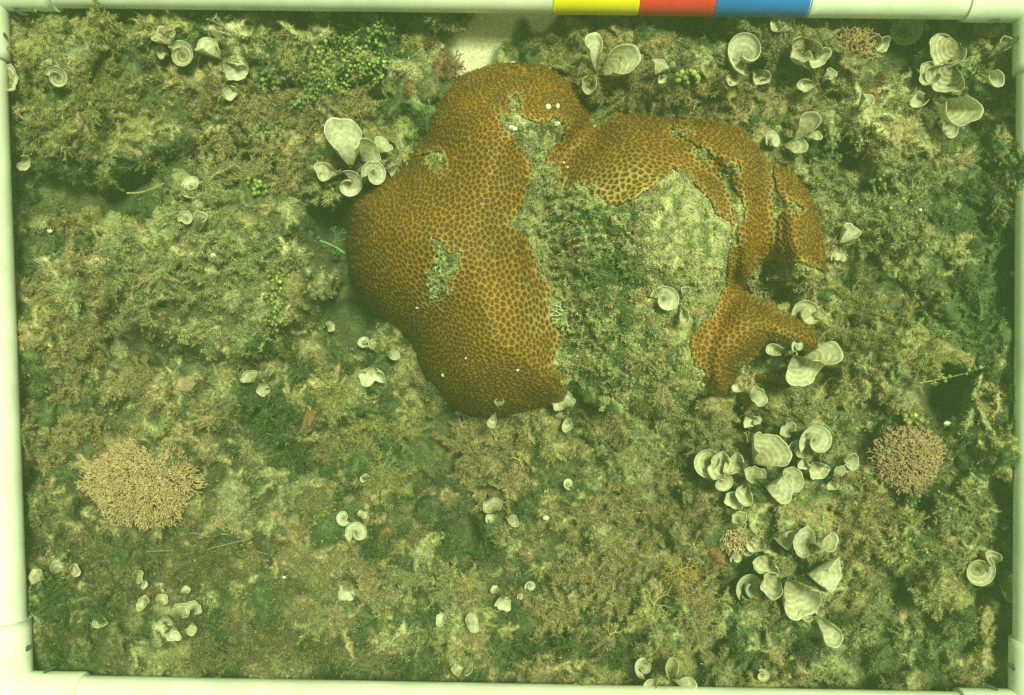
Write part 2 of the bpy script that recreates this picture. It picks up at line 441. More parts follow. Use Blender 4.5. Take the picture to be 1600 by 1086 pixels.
# where each sort grows, plus dark sorts painting shade round the left mound: (u, v, ru, rv, kind, weight)
BLOB = [
    (90, 120, 180, 130, 2, 2.2), (60, 240, 90, 70, 1, 1.0), (200, 60, 120, 60, 2, 1.2), (330, 150, 110, 70, 0, 2.0), (120, 300, 150, 70, 3, 3.0), (200, 300, 80, 60, 3, 3),
    (500, 120, 120, 80, 3, 3.0), (500, 230, 110, 70, 0, 2.4), (620, 60, 70, 50, 3, 3.0), (640, 170, 50, 60, 3, 1.2), (690, 110, 35, 35, 4, 4), (440, 220, 60, 40, 0, 2),
    (340, 405, 165, 135, 1, 3.6), (350, 380, 110, 80, 2, 1.2), (330, 400, 130, 110, 7, 2.2), (430, 470, 40, 60, 5, 0.9),
    (110, 480, 120, 150, 0, 2.6), (60, 400, 60, 60, 3, 1.5), (120, 640, 110, 90, 0, 1.6), (150, 560, 70, 60, 6, 2),
    (420, 640, 110, 60, 3, 3.0), (470, 560, 60, 60, 0, 2.0), (290, 590, 60, 50, 7, 1.5), (200, 660, 90, 50, 0, 1.4), (470, 700, 80, 60, 3, 1.5),
    (420, 780, 80, 50, 1, 1.5), (120, 880, 120, 90, 6, 2), (300, 900, 220, 60, 6, 1.2), (300, 900, 220, 60, 3, 1.6), (120, 1000, 120, 60, 3, 2.0), (400, 1000, 200, 80, 6, 1.4), (420, 1000, 160, 80, 3, 1.6), (700, 930, 120, 60, 3, 1.4), (400, 930, 120, 60, 0, 1.0),
    (610, 660, 80, 60, 2, 1.6), (600, 770, 80, 70, 3, 3.0), (640, 780, 22, 26, 5, 5.0), (560, 900, 90, 60, 0, 1.4), (540, 460, 28, 30, 4, 5), (510, 345, 40, 70, 3, 8), (235, 560, 60, 24, 3, 4), (430, 535, 60, 22, 3, 4), (186, 400, 20, 60, 6, 4), (300, 262, 90, 20, 3, 4), (420, 290, 50, 22, 3, 4), (345, 410, 120, 95, 7, 1.6), (345, 410, 140, 110, 1, 3), (200, 305, 60, 40, 3, 5), (640, 760, 60, 50, 3, 2), (1530, 400, 50, 150, 3, 3),  # dark sorts in the mound's ring and gap put its shading into colour
    (720, 720, 90, 60, 0, 3.2), (800, 670, 90, 40, 0, 2.0), (900, 700, 80, 40, 2, 1.6), (700, 860, 60, 60, 3, 2.2), (880, 800, 90, 70, 3, 1.4), (1010, 720, 100, 70, 1, 1.2),
    (990, 690, 120, 40, 0, 1.2), (850, 930, 140, 70, 2, 0.9), (960, 900, 120, 80, 0, 1.8), (800, 1020, 150, 50, 3, 2.2), (640, 950, 80, 60, 3, 1.6), (930, 1000, 80, 60, 3, 1.2),
    (1080, 890, 55, 60, 4, 1.8), (1080, 880, 70, 70, 0, 2), (1120, 780, 60, 80, 3, 2), (1150, 990, 120, 60, 3, 1.6), (1080, 1000, 60, 60, 1, 1.4),
    (950, 130, 70, 40, 0, 3.0), (1010, 60, 80, 40, 0, 1.0), (840, 60, 60, 50, 2, 1.6), (1100, 50, 60, 40, 3, 2.6), (1130, 140, 90, 40, 0, 2.6), (1070, 120, 30, 30, 5, 1.6),
    (1250, 170, 70, 50, 0, 1.2), (1390, 90, 70, 60, 3, 2.0), (1310, 120, 60, 40, 4, 0.8), (1350, 190, 120, 60, 1, 1.0), (1420, 250, 60, 60, 0, 2.2), (1300, 280, 70, 60, 1, 2.0),
    (1380, 340, 120, 110, 1, 2.4), (1380, 460, 110, 120, 2, 1.8), (1430, 430, 60, 80, 0, 2.0), (1320, 560, 60, 70, 2, 1.4), (1360, 620, 70, 40, 7, 0.9), (1540, 340, 60, 230, 3, 4.5),
    (1540, 620, 60, 110, 3, 3.2), (1480, 700, 80, 60, 2, 1.0), (1450, 800, 80, 60, 3, 1.0), (1400, 860, 120, 70, 1, 1.0), (1380, 930, 100, 70, 3, 1.8), (1340, 800, 60, 60, 0, 1.8),
    (1300, 1000, 120, 60, 1, 1.2), (1520, 1000, 90, 70, 1, 2.0), (1510, 850, 70, 100, 2, 1.2), (1440, 960, 120, 50, 0, 1.2), (1260, 620, 60, 40, 2, 1.2), (1500, 60, 120, 60, 0, 1.6), (1520, 180, 80, 60, 0, 1.6),
]
def kind_weights(u, v, n):
    W = np.zeros((len(u), len(KIND)))
    hi = smooth(n, 0.42, 0.6)
    W[:, 0] = 0.15 + 0.75 * hi; W[:, 1] = 0.25 + 0.35 * hi; W[:, 2] = 0.2 + 0.3 * hi
    W[:, 3] = 0.12 + 0.6 * (1 - hi); W[:, 4] = 0.03; W[:, 5] = 0.05; W[:, 6] = 0.35; W[:, 7] = 0.02 + 0.1 * hi
    for k in range(7):
        W[:, k] *= 0.25 + 3.0 * fbm(u, v, 95, 90 + k, 2) ** 2
    for bu_, bv_, ru, rv, k, w in BLOB:
        W[:, k] += (0.62 if k == 3 else 0.8) * w * np.exp(-((u - bu_) / ru) ** 2 - ((v - bv_) / rv) ** 2)
    return W ** 1.35
def pick_kind(u, v, n):
    W = kind_weights(u, v, n); W /= W.sum(1, keepdims=True)
    c = W.cumsum(1); r = rng.random(len(u))[:, None]
    return np.minimum((r > c).sum(1), len(KIND) - 1)


def in_frame_density(u, v):
    return np.where((u > -60) & (u < 1660) & (v > -50) & (v < 1136), 1.0, 0.3)
HG0 = HG.copy()
def coral_here(u, v, pad=0):
    return samp(HCo, u, v) > samp(HG0, u, v) - 4 + pad
def scatter(n, keep):
    u = rng.uniform(-300, 1900, n); v = rng.uniform(-260, 1350, n)
    m = (rng.random(n) < in_frame_density(u, v)) & keep(u, v)
    return u[m], v[m]
def ok_ground(u, v):
    sd = poly_sd(u, v, SAND)
    hole = ((u - 1468) / 48) ** 2 + ((v - 612) / 38) ** 2 < 1
    ball = ((u - 222) / 78) ** 2 + ((v - 752) / 52) ** 2 < 1
    ball |= ((u - 1418) / 44) ** 2 + ((v - 716) / 42) ** 2 < 1
    return (sd < -9) & ~hole & ~ball & ~coral_here(u, v)
def thin(u, v, r, k=0.5):
    grid = {}; out = []
    for i in range(len(u)):
        a, b_ = int(u[i] // 40), int(v[i] // 40); ok = True
        for x_ in (-1, 0, 1):
            for y_ in (-1, 0, 1):
                for q in grid.get((a + x_, b_ + y_), ()):
                    if (u[i] - u[q]) ** 2 + (v[i] - v[q]) ** 2 < (k * (r[i] + r[q])) ** 2: ok = False; break
                if not ok: break
            if not ok: break
        if ok: grid.setdefault((a, b_), []).append(i); out.append(i)
    return np.array(out)
def splat(Z, CM, u, v, ra, rb, rot, h, colr, zb, rel):
    """raise rounded weed cushions out of the sheet and remember whose colour shows"""
    for i in range(len(u)):
        m = max(ra[i], rb[i]) + 3
        a0 = int((u[i] - m - U0) / ST); a1 = int((u[i] + m - U0) / ST) + 2; b0 = int((v[i] - m - V0) / ST); b1 = int((v[i] + m - V0) / ST) + 2
        a0 = max(a0, 0); b0 = max(b0, 0); a1 = min(a1, Z.shape[0]); b1 = min(b1, Z.shape[1])
        if a1 <= a0 or b1 <= b0: continue
        X = GU[a0:a1, b0:b1] - u[i] + WX[a0:a1, b0:b1]; Y = GV[a0:a1, b0:b1] - v[i] + WY[a0:a1, b0:b1]
        c, s_ = math.cos(rot[i]), math.sin(rot[i])
        d2 = ((X * c + Y * s_) / ra[i]) ** 2 + ((-X * s_ + Y * c) / rb[i]) ** 2
        z = np.where(d2 < 1, zb[i] * rel + (1 - rel) * BASE[a0:a1, b0:b1] + h[i] * np.sqrt(np.clip(1 - d2, 0, 1)) - 1.5, -1e9)
        up = z > Z[a0:a1, b0:b1]
        Z[a0:a1, b0:b1] = np.where(up, z, Z[a0:a1, b0:b1]); CM[a0:a1, b0:b1][up] = colr[i]
WX = 16 * (fbm(GU, GV, 22, 201, 3) - .5) + 5 * (lat_noise(GU, GV, 5, 203) - .5); WY = 16 * (fbm(GU, GV, 22, 202, 3) - .5) + 5 * (lat_noise(GU, GV, 5, 204) - .5)
def samp(A, u, v):
    x = np.clip((np.asarray(u, float) - U0) / ST, 0, A.shape[0] - 1.001); y = np.clip((np.asarray(v, float) - V0) / ST, 0, A.shape[1] - 1.001)
    i = x.astype(int); j = y.astype(int); a = x - i; b_ = y - j
    if A.ndim == 3: a = a[..., None]; b_ = b_[..., None]
    return (A[i, j] * (1 - a) + A[i + 1, j] * a) * (1 - b_) + (A[i, j + 1] * (1 - a) + A[i + 1, j + 1] * a) * b_

CMAP = np.zeros(GU.shape + (3,)); CMAP[:] = DG * 0.55 + DB * 0.35
CMAP *= (0.6 + 0.8 * fbm(GU, GV, 30, 207))[..., None]
BASE = HG0
# rounded heads
u, v = scatter(16000, lambda a, c: ok_ground(a, c) & (rng.random(len(a)) < 0.22 + 1.0 * smooth(clump_field(a, c), 0.38, 0.58)))
r = (6 + 24 * fbm(u, v, 170, 105, 2) ** 1.3) * rng.uniform(.55, 1.5, len(u))
r = np.minimum(r, np.maximum(5, -poly_sd(u, v, SAND) - 1))
k_ = thin(u, v, r, 0.42); u, v, r = u[k_], v[k_], r[k_]
HK = pick_kind(u, v, clump_field(u, v)); HCOL = np.array(KIND)[HK] * rng.uniform(0.72, 1.2, (len(u), 1)) * (0.72 + 0.5 * fbm(u, v, 120, 101))[:, None]
HU, HV, HR = u, v, r
splat(HG, CMAP, u, v, r * rng.uniform(.85, 1.15, len(u)), r * rng.uniform(.6, 1.0, len(u)), rng.uniform(0, 3.14, len(u)), r * rng.uniform(.8, 1.5, len(u)), HCOL, samp(HG0, u, v), .5)
# long plump fingers leaning out of some of the heads
big = np.nonzero((r > 9) & (rng.random(len(r)) < .55))[0]; nf = rng.integers(3, 8, len(big)); hi = np.repeat(big, nf)
az = rng.uniform(0, 6.283, len(hi)); L = r[hi] * rng.uniform(.8, 1.5, len(hi)); w = np.clip(r[hi] * .26, 2.8, 6.5) * rng.uniform(.8, 1.2, len(hi))
fu = u[hi] + np.cos(az) * L * .8; fv = v[hi] + np.sin(az) * L * .8
m = ~coral_here(fu, fv, -2) & (poly_sd(fu, fv, SAND) < -8)
splat(HG, CMAP, fu[m], fv[m], L[m] * .75, w[m], az[m], w[m] * 2.0, (HCOL[hi] * rng.uniform(.85, 1.2, (len(hi), 1)))[m], (samp(HG0, fu, fv) + r[hi] * .8)[m], .85)
# hand placed: bare silty lumps on and near the left mound
hp = [(385, 455, 46, 26, -.4, 12, PG * .8), (455, 450, 24, 27, 0, 18, BR * .8), (482, 556, 30, 26, 0, 14, PG * .7), (362, 780, 27, 38, .3, 18, PG * .66), (396, 716, 24, 18, 0, 14, BR * .8),
      (345, 608, 14, 14, 0, 12, PG * .9), (640, 560, 16, 22, 0, 14, BR * .6), (1090, 130, 26, 18, 0, 16, BR), (975, 110, 34, 20, .3, 20, BR), (1190, 560, 18, 16, 0, 10, DB)]
splat(HG, CMAP, [a[0] for a in hp], [a[1] for a in hp], [a[2] for a in hp], [a[3] for a in hp], [a[4] for a in hp], [a[5] for a in hp], [a[6] for a in hp], samp(HG0, np.array([a[0] for a in hp]), np.array([a[1] for a in hp])), .6)
HG += 2.2 * (lat_noise(GU, GV, 5, 211) - .5) * (HG > HG0 + 1)

HT = np.maximum(HG, HCo)
HTs = blur(HT, 4)
dHu = np.gradient(HTs, ST, axis=0); dHv = np.gradient(HTs, ST, axis=1)
def normal_at(u, v):
    a = samp(dHu, u, v); b_ = samp(dHv, u, v)
    return unit(np.stack([-a, b_, np.ones_like(a)], -1))

# dead patches on the coral
DEAD = [
    [(774, 170), (783, 186), (793, 190), (802, 184), (798, 150), (806, 150), (814, 164), (812, 182), (832, 190), (852, 196), (868, 184), (876, 190), (888, 196), (880, 212),
     (862, 234), (850, 250), (848, 264), (866, 284), (872, 302), (900, 290), (936, 300), (956, 326), (985, 312), (1018, 296), (1048, 262), (1062, 272), (1074, 268),
     (1084, 290), (1112, 312), (1126, 338), (1142, 346), (1148, 372), (1138, 400), (1136, 430), (1122, 472), (1114, 494), (1092, 508), (1074, 536), (1086, 572), (1102, 582),
     (1106, 612), (1150, 650), (1100, 700), (960, 700), (888, 680), (884, 606), (886, 590), (858, 572), (868, 548), (878, 528), (860, 500), (868, 490), (856, 470), (862, 444),
     (842, 430), (836, 400), (826, 378), (792, 350), (816, 318), (832, 270), (822, 244), (800, 214), (782, 196)],
    [(658, 243), (680, 236), (690, 242), (694, 262), (686, 275), (676, 264), (672, 254)],
    [(677, 372), (688, 374), (698, 390), (716, 398), (714, 420), (702, 434), (704, 450), (690, 464), (666, 475), (676, 442), (670, 418), (682, 400)],
    [(1127, 266), (1140, 260), (1158, 257), (1156, 264), (1143, 276), (1150, 298), (1161, 316), (1161, 334), (1155, 360), (1153, 378), (1146, 380), (1148, 350), (1141, 312)],
    [(1090, 230), (1104, 230), (1110, 240), (1106, 250), (1092, 250), (1087, 240)],
    [(1205, 244), (1210, 266), (1213, 296), (1226, 317), (1250, 322), (1255, 326), (1250, 330), (1226, 328), (1213, 338), (1216, 368), (1220, 394), (1214, 394), (1209, 350), (1208, 300), (1203, 250)],
    [(1182, 402), (1206, 396), (1228, 410), (1258, 412), (1284, 424), (1320, 440), (1300, 490), (1264, 500), (1248, 484), (1224, 492), (1200, 472), (1172, 464), (1164, 446), (1176, 424)],
    [(1152, 574), (1180, 562), (1204, 546), (1218, 524), (1230, 532), (1240, 556), (1226, 566), (1190, 584), (1156, 592)],
    [(1046, 202), (1062, 200), (1078, 208), (1072, 214), (1056, 210)],
    [(935, 172), (945, 166), (958, 170), (960, 182), (950, 190), (940, 192), (930, 186)],
]
def dead_sd(u, v):
    wu = u + 12 * (fbm(u, v, 18, 41, 2) - .5)
    wv = v + 12 * (fbm(u, v, 18, 42, 2) - .5)
    d = np.full(np.shape(u), -1e9)
    for p in DEAD: d = np.maximum(d, poly_sd(wu, wv, p))
    return d

# ------------------------------------------------------------------ seabed sheet (reaches far past the reef)
def grid_faces(nu, nv):
    i = np.arange(nu - 1)[:, None] * nv + np.arange(nv - 1)[None]
    return np.stack([i, i + 1, i + nv + 1, i + nv], -1).reshape(-1, 4)
far = np.cumsum(4 * 1.35 ** np.arange(28))
bu = np.concatenate([(U0 - far)[::-1], np.arange(U0, -80, 6), np.arange(-80, 1680, 2.5), np.arange(1680, U1 + 1, 6), U1 + far])
bv = np.concatenate([(V0 - far)[::-1], np.arange(V0, -60, 6), np.arange(-60, 1150, 2.5), np.arange(1150, V1 + 1, 6), V1 + far])
BU, BV = np.meshgrid(bu, bv, indexing='ij')
ins = (BU >= U0) & (BU <= U1) & (BV >= V0) & (BV <= V1)
BH = np.where(ins, samp(HG, BU, BV), ground_base(BU, BV))
Wb = Pw(BU, BV, BH)
sandm = smooth(poly_sd(BU, BV, SAND), -8, 4)
o = mesh_obj('seabed', Wb.reshape(-1, 3), grid_faces(len(bu), len(bv)), M_bed, colr=(samp(CMAP, BU, BV) * np.where(ins, 1, 1)[..., None]).reshape(-1, 3), attrs={'sand': sandm})
tag(o, kind='structure')

# ------------------------------------------------------------------ the coral
CS = 1.5
cu = np.arange(528, 1316, CS); cv = np.arange(84, 700, CS)
CU, CV = np.meshgrid(cu, cv, indexing='ij')
CH = samp(HCo, CU, CV)
GHc = samp(HG0, CU, CV)
dsd = dead_sd(CU, CV)
live = dsd < 0
# corallite centres spread evenly over the relief
pts = []; cell = {}
cand = np.stack([rng.uniform(532, 1306, 120000), rng.uniform(88, 664, 120000)], 1)
ch = samp(HCo, cand[:, 0], cand[:, 1]); cgs = samp(HG0, cand[:, 0], cand[:, 1])
big = fbm(cand[:, 0], cand[:, 1], 150, 51)
spc = 5.9 + 3.6 * (big - .5) + 2.6 * np.exp(-((cand[:, 0] - 840) / 60) ** 2 - ((cand[:, 1] - 440) / 130) ** 2) + 1.6 * np.exp(-((cand[:, 0] - 985) / 90) ** 2 - ((cand[:, 1] - 280) / 60) ** 2)
W3 = Pw(cand[:, 0], cand[:, 1], ch) / S
for k in range(len(cand)):
    if ch[k] < cgs[k] - 25: continue
    p = W3[k]; s_ = spc[k]
    key = (int(p[0] // 12), int(p[1] // 12), int(p[2] // 12)); ok = True
    for a in (-1, 0, 1):
        for b_ in (-1, 0, 1):
            for c in (-1, 0, 1):
                for q in cell.get((key[0] + a, key[1] + b_, key[2] + c), ()):
                    if (p[0] - q[0]) ** 2 + (p[1] - q[1]) ** 2 + (p[2] - q[2]) ** 2 < s_ * s_: ok = False; break
                if not ok: break
            if not ok: break
        if not ok: break
    if ok:
        cell.setdefault(key, []).append(p); pts.append(p)
kd = KDTree(len(pts))
for i, p in enumerate(pts): kd.insert(p, i)
kd.balance()
Wc = Pw(CU, CV, CH) / S
flat = Wc.reshape(-1, 3)
# walls wander a little, as real corallites do
jit = np.stack([lat_noise(flat[:, 0], flat[:, 1], 7, 61), lat_noise(flat[:, 0], flat[:, 1], 7, 62), lat_noise(flat[:, 0], flat[:, 1], 7, 63)], 1) - .5
q3 = flat + jit * 2.2
use = ((CH > GHc - 20) & live).ravel() | ((CH > GHc - 20) & (dsd < 8)).ravel()
rat = np.zeros(len(flat))
for i in np.nonzero(use)[0]:
    r2 = kd.find_n(q3[i], 2)
    rat[i] = 2 * r2[0][2] / (r2[0][2] + r2[1][2] + 1e-6)
ridge = smooth(rat, 0.58, 1.0).reshape(CH.shape)
pit = (1 - smooth(rat, 0.0, 0.6)).reshape(CH.shape)
nrm = normal_at(CU, CV)
edge_lip = 2.0 * np.exp(-((dsd + 3) / 3.5) ** 2)
Vc = flat.reshape(CH.shape + (3,)) + nrm * (1.6 * ridge - 0.8 * pit + edge_lip)[..., None]
pale_a = np.clip(0.45 * np.exp(-((dsd + 3) / 5) ** 2) + 0.9 * np.exp(-((CU - 850) / 40) ** 2 - ((CV - 480) / 60) ** 2) * fbm(CU, CV, 30, 71)
                 + 0.7 * np.exp(-((CU - 985) / 60) ** 2 - ((CV - 290) / 30) ** 2), 0, 1)
BASE = np.zeros_like(HG); CR = np.full(GU.shape, 0.0); CC = np.zeros(GU.shape + (3,)); CC[:] = GG * .6 + DG * .4
uu = rng.uniform(640, 1320, 2600); vv = rng.uniform(140, 710, 2600); rr_ = rng.uniform(4, 15, 2600)
pd_ = np.exp(-((uu - 1070) / 80) ** 2 - ((vv - 362) / 76) ** 2) + np.exp(-((uu - 845) / 44) ** 2 - ((vv - 220) / 38) ** 2)
k_ = thin(uu, vv, rr_, .5); uu, vv, rr_, pd_ = uu[k_], vv[k_], rr_[k_], pd_[k_]
Wk = np.stack([.3 + 1.2 * fbm(uu, vv, 60, 221), 1.3 * np.exp(-((uu - 962) / 45) ** 2 - ((vv - 410) / 90) ** 2) + .9 * np.exp(-((uu - 965) / 70) ** 2 - ((vv - 575) / 50) ** 2) + .12, .35 + 1.0 * np.exp(-((uu - 1235) / 70) ** 2 - ((vv - 440) / 50) ** 2) + .9 * np.exp(-((uu - 905) / 25) ** 2 - ((vv - 430) / 90) ** 2), .25 + 5.0 * pd_], 1) ** 1.6
Wk /= Wk.sum(1, keepdims=True); kq = np.minimum((rng.random(len(uu))[:, None] > Wk.cumsum(1)).sum(1), 3)
cq = np.array([GG * 1.4, DG * 1.6, BR * 1.05, PG * 1.08])[kq] * rng.uniform(.75, 1.2, (len(uu), 1))
hq = rr_ * rng.uniform(.5, .95, len(uu)) * (1 - .62 * np.clip(pd_, 0, 1))
splat(CR, CC, uu, vv, rr_ * rng.uniform(.9, 1.3, len(uu)), rr_ * rng.uniform(.6, 1., len(uu)), rng.uniform(0, 3.1, len(uu)), hq, cq, np.zeros(len(uu)), 0.)
crust = samp(CR, CU, CV) * smooth(dsd, 0, 8) + 3 * (fbm(CU, CV, 7, 82, 2) - .5) - 2.0
Vd = flat.reshape(CH.shape + (3,)) + nrm * crust[..., None]

def sub_mesh(name, V, keepv, matl, parent, attrs, cq=None):
    nu, nv = CH.shape
    F = grid_faces(nu, nv)
    kf = keepv.ravel()[F].all(1)
    F = F[kf]
    idx = np.unique(F); mp = np.full(nu * nv, -1); mp[idx] = np.arange(len(idx))
    return mesh_obj(name, V.reshape(-1, 3)[idx] * S, mp[F], matl, parent, colr=None if cq is None else cq.reshape(-1, 3)[idx], attrs={k: v.ravel()[idx] for k, v in attrs.items()})
solid = (CH > GHc - 14) & (CH > -59)
coral = empty('boulder_coral', (0, 0, 0), 'large lobed golden brown honeycomb coral with grey weedy dead patches', 'coral')
sub_mesh('living_tissue', Vc, solid & (dsd < 1.5), M_coral, coral, {'ridge': ridge, 'pale': pale_a})
sub_mesh('dead_patch', Vd, solid & (dsd > -3.0), M_crust, coral, {'ridge': ridge}, samp(CC, CU, CV))

# ------------------------------------------------------------------ seaweed turf
def hair_tris(P, D, L, Wd, C):
    """one tapering filament (a single facet) per row, in world metres"""
    n = len(P)
    side = unit(np.cross(D, rng.normal(size=(n, 3))))
    V = np.stack([P - side * Wd[:, None] * .5, P + side * Wd[:, None] * .5, P + D * L[:, None]], 1)
    Cc = np.repeat(C[:, None], 3, 1)
    return V.reshape(-1, 3), Cc.reshape(-1, 3)

def fingers(u, v, ztop, nrmv, C, L, Wf, nh, spread=1.0, hw=1.0):
    """bottle-brush branches: u,v,z bases; returns filaments"""
    n = len(u)
    az = rng.uniform(0, 2 * math.pi, n)
    hor = np.stack([np.cos(az), np.sin(az), np.zeros(n)], 1)
    hor = unit(hor - nrmv * (hor * nrmv).sum(1, keepdims=True))
    el = rng.uniform(0.1, 0.95, n)[:, None]
    D = unit(hor * (1 - el * 0.55) * spread + nrmv * el)
    bend = rng.normal(size=(n, 3)) * 0.45
    B = Pw(u, v, ztop)
    k = nh
    t = rng.random((n, k)) ** 0.8
    Lx = (L * S)[:, None, None]
    pos = B[:, None] + D[:, None] * Lx * t[..., None] + bend[:, None] * Lx * (t ** 2)[..., None] * .5
    tan = unit(D[:, None] + bend[:, None] * t[..., None])
    rnd = rng.normal(size=(n, k, 3))
    perp = unit(rnd - tan * (rnd * tan).sum(-1, keepdims=True))
    hd = unit(perp + tan * rng.uniform(0.1, 0.9, (n, k, 1)))
    prof = (0.55 + 0.6 * np.sin(np.clip(t, 0, 1) * 2.7)) * rng.uniform(0.5, 1.15, (n, k))
    hl = (Wf * S)[:, None] * prof
    cc = C[:, None] * rng.uniform(0.72, 1.25, (n, k, 1))
    return hair_tris(pos.reshape(-1, 3), hd.reshape(-1, 3), hl.ravel(), np.full(n * k, hw * S) * rng.uniform(.7, 1.3, n * k), cc.reshape(-1, 3))

def emit(name, chunks, label, cat):
    V = np.concatenate([c[0] for c in chunks]); C = np.concatenate([c[1] for c in chunks])
    F = np.arange(len(V)).reshape(-1, 3)
    o = mesh_obj(name, V, F, M_turf, colr=C, shade=False)
    return tag(o, label, cat, kind='stuff')

# (a) short fuzz that covers every cushion and hollow
u, v = scatter(105000, ok_ground)
base = samp(CMAP, u, v)
k = 9
dHu2 = np.gradient(blur(HG, 1), ST, axis=0); dHv2 = np.gradient(blur(HG, 1), ST, axis=1)
gx, gy_ = np.clip(samp(dHu2, u, v), -1.5, 1.5), np.clip(samp(dHv2, u, v), -1.5, 1.5)
nn = unit(np.stack([-gx, gy_, np.ones_like(gx)], -1))
B = Pw(u, v, samp(HG, u, v) - 0.5)
D = unit(nn[:, None] * 0.8 + rng.normal(size=(len(u), k, 3)) * 0.6)
P = B[:, None] + rng.normal(size=(len(u), k, 3)) * np.array([2.2, 2.2, 0.5]) * S
L = rng.uniform(2.6, 7.0, (len(u), k)) * S
def speckle(base, n, k, mixp=.3):
    """neighbouring filaments differ in sort and shade: silt-dusted, bleached, fresh"""
    c = np.repeat(base[:, None], k, 1)
    alt = np.array([BR, GG, OL, DG, PG, DB])[rng.integers(0, 6, (n, k))]
    c = np.where((rng.random((n, k)) < mixp)[..., None], 0.4 * c + 0.6 * alt, c)
    return np.clip(c * np.exp(rng.normal(0, .34, (n, k, 1))), 0, .75)
fine = hair_tris(P.reshape(-1, 3), D.reshape(-1, 3), L.ravel(), rng.uniform(0.9, 2.3, L.size) * S, speckle(base, len(u), k).reshape(-1, 3))
emit('algae_felt', [fine], 'short green, tan and olive fuzz covering every cushion and hollow of the reef', 'algae turf')

# (b) bushes of bottle-brush branches, each a rounded head with gaps of dark felt between
def bushes(u, v, zfun, base, rad_, nf, nh, up=(0.15, 1.0)):
    """u,v centres; rad_ radius of each head; base colours -> filaments and stems"""
    ui = np.repeat(np.arange(len(u)), nf); n = len(ui)
    nn = normal_at(u, v)[ui]
    az = rng.uniform(0, 2 * math.pi, n)
    hor = np.stack([np.cos(az), np.sin(az), np.zeros(n)], 1)
    hor = unit(hor - nn * (hor * nn).sum(1, keepdims=True))
    el = rng.uniform(up[0], up[1], n)[:, None]
    D = unit(hor * (1.05 - el * 0.75) + nn * el * 0.9)
    Lf = rad_[ui] * rng.uniform(0.7, 1.15, n); Wf = np.clip(rad_[ui] * 0.27, 4.0, 10.0) * rng.uniform(0.7, 1.2, n)
    bend = rng.normal(size=(n, 3)) * 0.5; bend[:, 2] -= 0.25
    B = Pw(u[ui] + rng.normal(size=n) * 2, v[ui] + rng.normal(size=n) * 2, zfun(u, v)[ui] + 3)
    C = base[ui] * rng.uniform(.85, 1.15, (n, 1))
    t = 1 - (1 - rng.random((n, nh))) ** 1.25
    Lx = (Lf * S)[:, None, None]
    path = lambda tt: B[:, None] + D[:, None] * Lx * tt[..., None] + bend[:, None] * Lx * (tt ** 2)[..., None] * .5
    pos = path(t); tan = unit(D[:, None] + bend[:, None] * t[..., None])
    rnd = rng.normal(size=(n, nh, 3)); perp = unit(rnd - tan * (rnd * tan).sum(-1, keepdims=True))
    hd = unit(perp + tan * rng.uniform(0.1, 1.0, (n, nh, 1)))
    knob = 0.75 + 0.35 * np.sin(t * rng.uniform(9, 16, (n, 1)) + rng.uniform(0, 6, (n, 1)))
    hl = (Wf * S)[:, None] * knob * rng.uniform(0.55, 1.15, (n, nh)) * (0.7 + 0.5 * np.sin(t * 2.6))
    cc = speckle(C, n, nh, .15)
    hv, hc = hair_tris(pos.reshape(-1, 3), hd.reshape(-1, 3), hl.ravel(), rng.uniform(.8, 1.7, n * nh) * S, cc.reshape(-1, 3))
    ts = np.array([0, .35, .7, .97]); st = path(np.broadcast_to(ts, (n, 4)))
    cv, cf = [], []
    parts = []
    rr = np.array([.22, .17, .12, .05])
    for q in range(3):
        V, F = prisms(st[:, q], st[:, q + 1], Wf * S * rr[q], Wf * S * rr[q + 1], 5)
        parts.append((V, F, np.repeat(C * 0.85, len(V) // n, axis=0)))
    Vj, Fj, Cj = join(parts)
    return (hv, hc), (Vj, Fj, Cj)

def emit_bush(name, hs, stems, label, cat):
    hv = np.concatenate([h[0] for h in hs]); hc = np.concatenate([h[1] for h in hs])
    parts = [(hv, [np.arange(len(hv)).reshape(-1, 3)], hc)] + stems
    Vj, Fj, Cj = join(parts)
    o = mesh_obj(name, Vj, Fj, M_turf, colr=Cj, shade=False)
    return tag(o, label, cat, kind='stuff')

m = rng.random(len(HU)) < 0.5
u, v, r_ = HU[m], HV[m], np.clip(HR[m], 7, 26); bc = HCOL[m]
zf = lambda a, c: samp(HG, a, c) - 5
FZB = [(740, 715, 90, 60, 16, 0), (470, 225, 80, 60, 12, 0), (800, 660, 80, 30, 8, 0), (960, 120, 60, 30, 7, 0), (600, 720, 50, 50, 5, 2), (1000, 690, 80, 30, 8, 1), (850, 70, 40, 25, 5, 2), (130, 480, 90, 100, 12, 0), (1130, 140, 70, 25, 5, 0),
       (1420, 330, 60, 110, 10, 1), (1330, 300, 50, 60, 6, 1), (340, 400, 150, 110, 26, 1), (540, 900, 60, 40, 4, 0), (1400, 950, 90, 50, 6, 1), (100, 140, 80, 70, 9, 2), (960, 860, 90, 60, 6, 0), (350, 180, 60, 50, 5, 0), (1380, 560, 70, 70, 6, 2), (1260, 650, 60, 40, 4, 1), (620, 470, 1, 1, 1, 3), (600, 60, 60, 40, 5, 3), (300, 900, 150, 60, 14, 6), (120, 960, 70, 70, 8, 3), (430, 990, 120, 50, 10, 6), (640, 960, 90, 60, 9, 1), (860, 930, 90, 60, 10, 0), (900, 1010, 100, 30, 7, 3), (1080, 960, 80, 50, 9, 0), (420, 650, 60, 50, 8, 3), (540, 640, 50, 50, 6, 2), (700, 850, 50, 40, 6, 3), (1010, 780, 60, 50, 7, 0), (1330, 840, 50, 50, 6, 0), (1480, 800, 60, 90, 8, 1), (110, 640, 70, 70, 8, 0), (1120, 700, 20, 30, 2, 1)]
bu_, bv_, br_, bk_ = [], [], [], []
